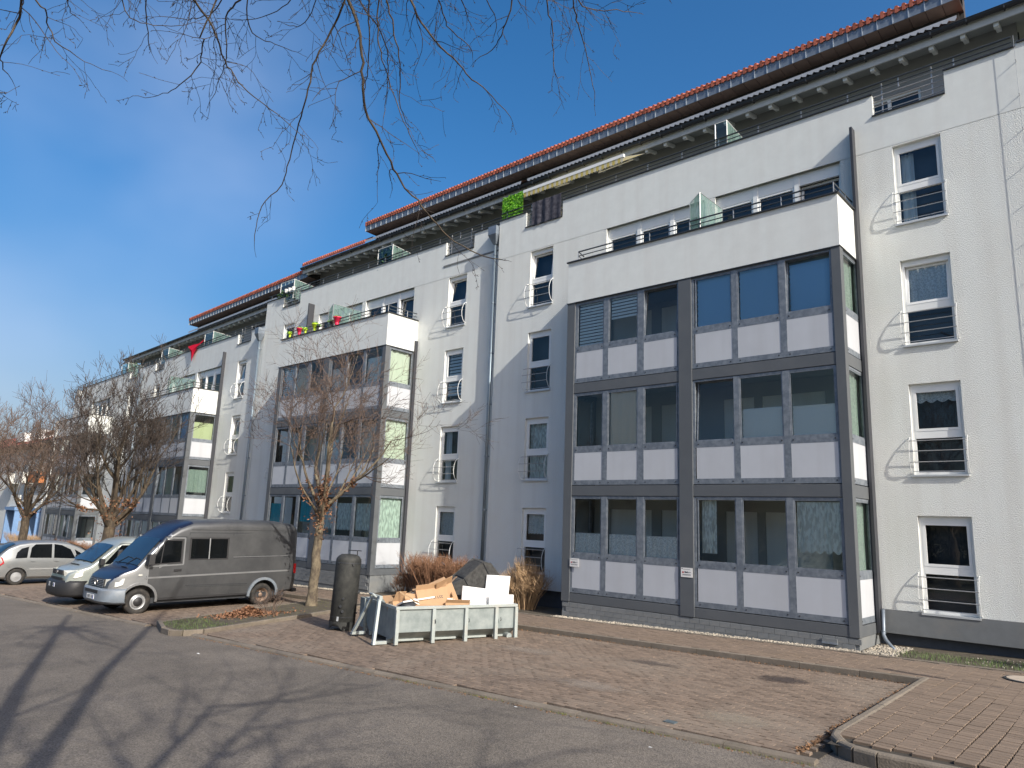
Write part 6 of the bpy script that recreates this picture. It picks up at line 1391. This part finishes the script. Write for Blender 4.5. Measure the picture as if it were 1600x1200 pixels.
def shrub(x, y, w, d, h, n, label, twig, seed, up=1.2, blob=False, base_w=.4, z=None, name='shrub'):
    rng = random.Random(seed); z0 = gz(x, y)+.03 if z is None else z; e = empty(name, (x, y, z0), 0, label, 'shrub'); b = MB(); c = MB()
    for i in range(n):
        a = rng.uniform(0, 6.28); rr = rng.random()**.5; bx, by = w*base_w*rr*math.cos(a), d*base_w*rr*math.sin(a); tx, ty = bx*(1/base_w)*rng.uniform(.6, 1.1)+rng.gauss(0, .05), by*(1/base_w)*rng.uniform(.6, 1.1)+rng.gauss(0, .05)
        hh = h*(rng.uniform(.7, 1.05) if blob else (1-.45*rr)*rng.uniform(.7, 1.1)); P = [Vector((bx, by, -.05)), Vector((bx*.6+tx*.4, by*.6+ty*.4, hh*.45)), Vector((tx, ty, hh*.85)), Vector((tx+rng.gauss(0, .06), ty+rng.gauss(0, .06), hh))]
        r = rng.uniform(.006, .012); b.tube(P, [r, r*.8, r*.5, r*.25], 3, cap=False)
        for k in range(6):
            t = rng.uniform(.3, 1); q = P[1].lerp(P[2], t) if t < .9 else P[2]; dv = Vector((rng.gauss(0, 1), rng.gauss(0, 1), rng.uniform(.3, 1.8))).normalized()*rng.uniform(.10, .28)
            c.tube([q, q+dv*.5+Vector((rng.gauss(0, .015), rng.gauss(0, .015), 0)), q+dv+Vector((0, 0, .03))], [.0045, .0035, .002], 3, cap=False)
            for _ in range(2):
                q2 = q+dv*rng.uniform(.3, .9); d2 = Vector((rng.gauss(0, 1), rng.gauss(0, 1), rng.uniform(0, 1.5))).normalized()*rng.uniform(.05, .13); c.tube([q2, q2+d2], [.003, .0018], 3, cap=False)
    tag(b.build('stems', twig, e, org=(0, 0, 0)), kind='stuff'); tag(c.build('twigs', twig, e, org=(0, 0, 0)), kind='stuff'); return e
M_SHR1 = mat('red_brown_twigs', (.22, .115, .065), .9, var=.25, vs=3); M_SHR2 = mat('tan_twigs', (.40, .27, .155), .9, var=.25, vs=3)
shrub(-17.6, 16.15, 1.9, .6, 1.45, 480, 'clipped red brown bare hedge shrub behind the mattress', M_SHR1, 3, blob=True, base_w=.55)
shrub(-13.95, 16.15, 1.0, .6, 1.72, 280, 'upright tan bare shrub right of the container', M_SHR2, 5, base_w=.35)
shrub(-1.15, 15.9, .7, .5, 1.35, 60, 'bare twiggy shrub at the right edge by the wall', M_TWIG, 9, base_w=.3)
shrub(-19.4, 16.2, .5, .4, 1.0, 60, 'thin reddish shrub beside the middle bay', M_SHR1, 13, base_w=.4)
shrub(-52, 16.2, 5, .8, 1.1, 300, 'low brown hedge in front of the farthest section', M_SHR1, 15, blob=True, base_w=.6)
shrub(-66, 17.2, 6, .8, 1.3, 300, 'low orange brown hedge by the neighbouring house', M_SHR2, 17, blob=True, base_w=.6)
for i, (x, y, h, s) in enumerate(((-17.9, 9.8, .55, .3), (-17.6, 10.6, .9, .25), (-18.2, 10.3, .7, .2))): pass
shrub(-17.75, 10.4, .5, .4, .8, 14, 'small leafy stem growing out of the leaf heap', M_TWIG, 19, base_w=.3)

# ---- big tree beside the camera: its branches hang into the top of the picture and shade the street
import mathutils
HANG = [[(-5.422, 3.376, 5.346, 0.014),(-5.553, 3.418, 5.011, 0.013),(-5.829, 3.467, 4.815, 0.012),(-5.991, 3.419, 4.548, 0.011),(-6.168, 3.453, 4.154, 0.009),(-6.432, 3.533, 3.948, 0.008),(-6.818, 3.635, 3.524, 0.007),(-7.067, 3.549, 3.294, 0.006),(-7.236, 3.609, 2.908, 0.004)], [(-5.113, 3.084, 5.041, 0.021),(-5.233, 3.268, 4.752, 0.019),(-5.195, 3.344, 4.576, 0.018),(-5.225, 3.454, 4.267, 0.016),(-5.295, 3.565, 3.864, 0.015),(-5.293, 3.779, 3.581, 0.013),(-5.406, 4.101, 3.374, 0.012),(-5.338, 4.267, 3.197, 0.01),(-5.161, 4.614, 2.823, 0.008),(-4.96, 4.931, 2.67, 0.007),(-4.729, 5.023, 2.597, 0.005)], [(-6.055, 2.061, 4.806, 0.014),(-6.176, 2.257, 4.601, 0.013),(-6.231, 2.402, 4.517, 0.012),(-6.285, 2.571, 4.369, 0.01),(-6.351, 2.679, 4.273, 0.009),(-6.156, 2.767, 3.99, 0.007),(-6.233, 3.031, 3.97, 0.006),(-6.108, 3.353, 3.776, 0.004)], [(-6.395, 2.948, 5.525, 0.013),(-6.647, 2.868, 5.229, 0.011),(-7.0, 2.893, 5.215, 0.01),(-7.06, 2.98, 4.859, 0.008),(-7.508, 3.138, 4.905, 0.006),(-7.76, 3.163, 4.64, 0.004)], [(-6.004, 2.315, 4.352, 0.009),(-6.098, 2.356, 4.226, 0.008),(-6.438, 2.47, 4.197, 0.007),(-6.613, 2.414, 4.038, 0.006),(-7.027, 2.345, 4.014, 0.004),(-7.368, 2.192, 4.081, 0.003)], [(-7.126, 2.052, 5.402, 0.01),(-7.363, 2.204, 5.179, 0.008),(-7.684, 2.387, 4.988, 0.006),(-7.881, 2.498, 4.945, 0.004)], [(-6.73, 1.051, 4.622, 0.016),(-6.965, 1.124, 4.295, 0.014),(-7.262, 1.182, 4.301, 0.013),(-7.254, 1.127, 4.057, 0.01),(-7.437, 1.134, 3.965, 0.008),(-7.732, 1.212, 4.006, 0.006),(-7.694, 1.289, 3.937, 0.004)], [(-7.632, 1.162, 5.079, 0.011),(-7.648, 1.341, 4.783, 0.01),(-7.66, 1.432, 4.74, 0.009),(-7.971, 1.54, 4.779, 0.008),(-7.785, 1.595, 4.541, 0.007),(-7.867, 1.744, 4.555, 0.006),(-7.825, 1.858, 4.489, 0.004),(-7.803, 2.19, 4.488, 0.003)], [(-7.542, 1.502, 5.188, 0.008),(-7.838, 1.641, 5.07, 0.007),(-8.213, 1.773, 5.19, 0.005),(-8.261, 1.904, 5.168, 0.003)], [(-5.091, 3.675, 5.364, 0.016),(-5.187, 3.952, 5.158, 0.014),(-5.024, 4.035, 4.8, 0.012),(-4.93, 4.33, 4.592, 0.01),(-4.914, 4.604, 4.507, 0.008),(-4.926, 5.001, 4.431, 0.006),(-4.852, 5.217, 4.278, 0.003)], [(-4.475, 4.759, 5.834, 0.012),(-4.707, 4.943, 5.535, 0.01),(-4.903, 5.026, 5.327, 0.008),(-5.199, 5.166, 5.289, 0.006),(-5.405, 5.087, 5.223, 0.004)], [(-4.469, 5.161, 6.107, 0.011),(-4.651, 5.442, 5.82, 0.01),(-4.763, 5.692, 5.654, 0.008),(-4.872, 5.881, 5.247, 0.006),(-4.97, 6.15, 5.346, 0.004)], [(-4.081, 5.015, 5.862, 0.012),(-4.211, 5.372, 5.549, 0.01),(-4.421, 5.76, 5.53, 0.008),(-4.453, 5.997, 5.243, 0.006),(-4.483, 6.189, 4.837, 0.004)], [(-4.296, 5.279, 6.171, 0.01),(-4.275, 5.557, 5.698, 0.009),(-4.309, 5.869, 5.788, 0.007),(-4.12, 6.081, 5.807, 0.006),(-4.016, 6.379, 5.921, 0.004)], [(-5.602, 3.714, 5.754, 0.013),(-5.788, 3.862, 5.412, 0.01),(-6.114, 4.133, 5.036, 0.008),(-6.557, 4.404, 4.805, 0.005)], [(-5.753, 3.977, 6.022, 0.014),(-5.85, 4.134, 5.614, 0.012),(-5.977, 4.44, 5.153, 0.009),(-6.203, 4.691, 4.716, 0.007),(-6.425, 5.068, 4.667, 0.004)], [(-5.472, 3.486, 5.449, 0.011),(-5.629, 3.641, 5.191, 0.009),(-5.581, 3.942, 4.9, 0.008),(-5.934, 4.282, 4.785, 0.006),(-6.03, 4.347, 4.308, 0.004)], [(-5.585, 3.0, 5.181, 0.008),(-5.72, 3.208, 4.965, 0.006),(-6.059, 3.257, 4.875, 0.005),(-6.436, 3.24, 5.085, 0.003)], [(-6.254, 3.008, 5.562, 0.01),(-6.525, 2.9, 5.186, 0.008),(-6.673, 3.041, 4.967, 0.007),(-6.784, 3.369, 5.07, 0.005),(-6.71, 3.603, 5.057, 0.004)], [(-5.771, 4.333, 6.278, 0.011),(-5.52, 4.588, 5.73, 0.009),(-5.704, 4.91, 5.686, 0.008),(-5.727, 5.307, 5.627, 0.006),(-5.777, 5.393, 5.584, 0.004)], [(-5.629, 4.683, 6.438, 0.009),(-5.577, 4.994, 6.015, 0.008),(-5.686, 5.188, 5.974, 0.006),(-5.88, 5.465, 6.057, 0.004)], [(-5.202, 4.793, 6.271, 0.009),(-5.414, 5.233, 6.082, 0.008),(-5.496, 5.492, 6.02, 0.006),(-5.861, 5.838, 6.128, 0.004)], [(-8.04, 0.991, 3.739, 0.008),(-8.019, 1.165, 3.886, 0.006),(-8.025, 1.292, 3.919, 0.005),(-8.33, 1.375, 4.1, 0.003)], [(-5.955, 2.474, 4.963, 0.009),(-6.226, 2.505, 4.784, 0.008),(-6.476, 2.531, 4.786, 0.006),(-7.01, 2.495, 4.956, 0.005),(-7.221, 2.257, 4.975, 0.003)], [(-6.825, 1.864, 4.964, 0.008),(-7.301, 1.974, 5.003, 0.007),(-7.288, 2.079, 4.856, 0.006),(-7.393, 2.327, 4.967, 0.005),(-7.167, 2.495, 4.973, 0.004),(-7.187, 2.823, 5.187, 0.003)], [(-5.105, 3.456, 5.293, 0.011),(-5.275, 3.63, 5.001, 0.009),(-5.42, 3.752, 4.715, 0.008),(-5.42, 3.97, 4.257, 0.006),(-5.351, 4.183, 3.833, 0.005),(-5.426, 4.385, 3.734, 0.003)], [(-5.949, 3.126, 5.472, 0.008),(-6.276, 3.237, 5.269, 0.007),(-6.793, 3.126, 5.246, 0.005),(-7.068, 2.973, 5.258, 0.003)]]
def overhead():
    rng = random.Random(2); tx, ty = 2.3, -1.2; e = empty('overhanging_tree', (tx, ty, gz(tx, ty)), 0, 'large bare tree whose thin branches hang down in front of the sky', 'tree'); O = Vector((tx, ty, gz(tx, ty)))
    w = Wood(rng); tr = MB(); top = Vector((tx+.1, ty+.3, 2.2)); tr.tube([O-O, (top-O)*.3+Vector((.05, 0, 0)), (top-O)*.7+Vector((-.04, .03, 0)), top-O], [.36, .30, .27, .24], 16); tr.build('trunk', M_BARK, e, smooth=True, org=(0, 0, 0))
    hub = Vector((-4.6, 2.6, 7.2))
    limbs = [(hub, .09), (Vector((-7.2, .6, 7.0)), .07), (Vector((-3.6, 4.6, 8.0)), .07)]
    for t, r in limbs:
        m = top.lerp(t, .5)+Vector((0, 0, .6)); w.big.tube([top-O, m-O, t-O, t-O+(t-m)*.35], [.15, r*1.25, r*.8, r*.4], 10, cap=False)
    sm = MB(); bud = MB()
    def twig(p, d, L, r, dep):
        n = max(3, int(L/.07)); P = [p]; q = p; dd = d.normalized(); rad = [r]
        for i in range(n):
            dd = (dd+Vector((rng.gauss(0, .17), rng.gauss(0, .17), rng.gauss(0, .15)-.06))).normalized(); q = q+dd*(L/n); P.append(q); rad.append(max(r*(1-.65*(i+1)/n), .0022))
        sm.tube([x-O for x in P], rad, 3, cap=False)
        for i in range(1, n+1):
            if rng.random() < .38:
                sd = Vector((rng.gauss(0, 1), rng.gauss(0, 1), rng.gauss(0, 1)-.3)); a = (P[i]-P[i-1]).normalized(); sd = (sd-a*sd.dot(a)).normalized(); k = (a*.8+sd*.6).normalized()
                c = P[i]-O; bud.tube([c, c+k*.012, c+k*.024], [.0018, .0034, .0005], 4, cap=False)
            if dep > 0 and rng.random() < (.36 if dep > 1 else .26):
                sd = Vector((rng.gauss(0, 1), rng.gauss(0, 1), rng.gauss(0, .8)-.25)); a = (P[i]-P[i-1]).normalized(); sd = (sd-a*sd.dot(a)).normalized(); twig(P[i], a*.75+sd*.75, L*rng.uniform(.25, .55), rad[i]*.62, dep-1)
    for br in HANG:
        P = [Vector(b[:3]) for b in br]; rad = [b[3]*.82 for b in br]
        near = min(limbs, key=lambda l: (l[0]-P[0]).length)[0]; up_ = near+Vector((rng.gauss(0, .3), rng.gauss(0, .3), rng.gauss(0, .2)))
        # smooth and roughen the polyline
        Q = [up_, up_.lerp(P[0], .5)+Vector((0, 0, .25))]+P; rr = [rad[0]*2.0, rad[0]*1.5]+rad; F = []; FR = []
        for i in range(len(Q)-1):
            a, b = Q[max(0, i-1)], Q[min(len(Q)-1, i+2)]; n = max(2, int((Q[i+1]-Q[i]).length/.07))
            for k in range(n):
                t = k/n; t2, t3 = t*t, t*t*t; pt = .5*((2*Q[i])+(Q[i+1]-a)*t+(2*a-5*Q[i]+4*Q[i+1]-b)*t2+(3*Q[i]-a-3*Q[i+1]+b)*t3); pt = pt+Vector((rng.gauss(0, .006), rng.gauss(0, .006), rng.gauss(0, .006))); F.append(pt); FR.append(rr[i]+(rr[i+1]-rr[i])*t)
        w.big.tube([x-O for x in F], FR, 6, cap=False)
        for i in range(3, len(F)-1):
            if rng.random() < .42:
                a = (F[i]-F[i-1]).normalized(); sd = Vector((rng.gauss(0, 1), rng.gauss(0, 1), rng.gauss(0, .7)-.15)); sd = (sd-a*sd.dot(a)).normalized(); twig(F[i], a*.6+sd*.9, rng.uniform(.18, .85)*(.5+.5*min(1, FR[i]/.012)), min(FR[i]*.55, .0055), 2)
        twig(F[-1], F[-1]-F[-2], .18, FR[-1], 1)
    # crown above and beside, outside the picture, that throws the shadows on the street
    for i in range(8):
        a = i*.785+rng.uniform(-.2, .2); d = Vector((math.cos(a)*1.1-.12, math.sin(a)*.75+.42, 1.0)); w.grow(top-O+Vector((0, 0, -.3)), d, rng.uniform(3.6, 5.0), .085, 3, .08, .2, .8, (4, 5), .007, 0, .68, .6)
    w.big.build('branches', M_BARKD, e, smooth=True, org=(0, 0, 0)); tag(w.small.build('twigs', M_TWIGD, e, org=(0, 0, 0)), kind='stuff'); tag(sm.build('twigs', M_TWIGD, e, org=(0, 0, 0)), kind='stuff'); tag(bud.build('buds', M_TWIGD, e, org=(0, 0, 0)), kind='stuff')
overhead()
# trees and hedge across the street, reflected in the panes
def unseen_wood():  # unseen belt added so the low panes reflect dark, not pale sky
    rng = random.Random(8); b = MB()
    for i in range(24000):
        x = rng.uniform(-75, 40); y = -14-rng.random()*7; h = 3.4+.9*math.sin(x*.31)+1.1*math.sin(x*.83+1); z = rng.random()**.7*h*(1 if rng.random() < .85 else 1.15); s = rng.uniform(.14, .30)
        c = Vector((x, y, gz(x, y)+z)); u = Vector((rng.gauss(0, 1), rng.gauss(0, 1), rng.gauss(0, 1))).normalized()*s; v = u.orthogonal().normalized()*s*.7; b.add([c-u, c+v, c+u, c-v], [(0, 1, 2, 3)])
    tag(b.build('unseen_woodland', mat('wood_leaf', (.05, .06, .03), .9, var=.4, vs=.6, island=.5), org=(0, 0, 0)), 'unseen dark hedge and trees across the street, added to darken the pane reflections', kind='stuff')
unseen_wood()
for i, (x, y) in enumerate(((-9, -12.5), (-20, -13), (-34, -12.8))): tree('bare_tree', x, y, 11, 50+i, ['bare tree across the street mirrored in the nearest panes', 'bare tree across the street mirrored in the middle panes', 'bare tree across the street mirrored in the far panes'][i], trunk_h=3, r0=.22, leaders=7, depth=3, kids=(4, 5), L0=4.2, spr0=.7, min_r=.012)
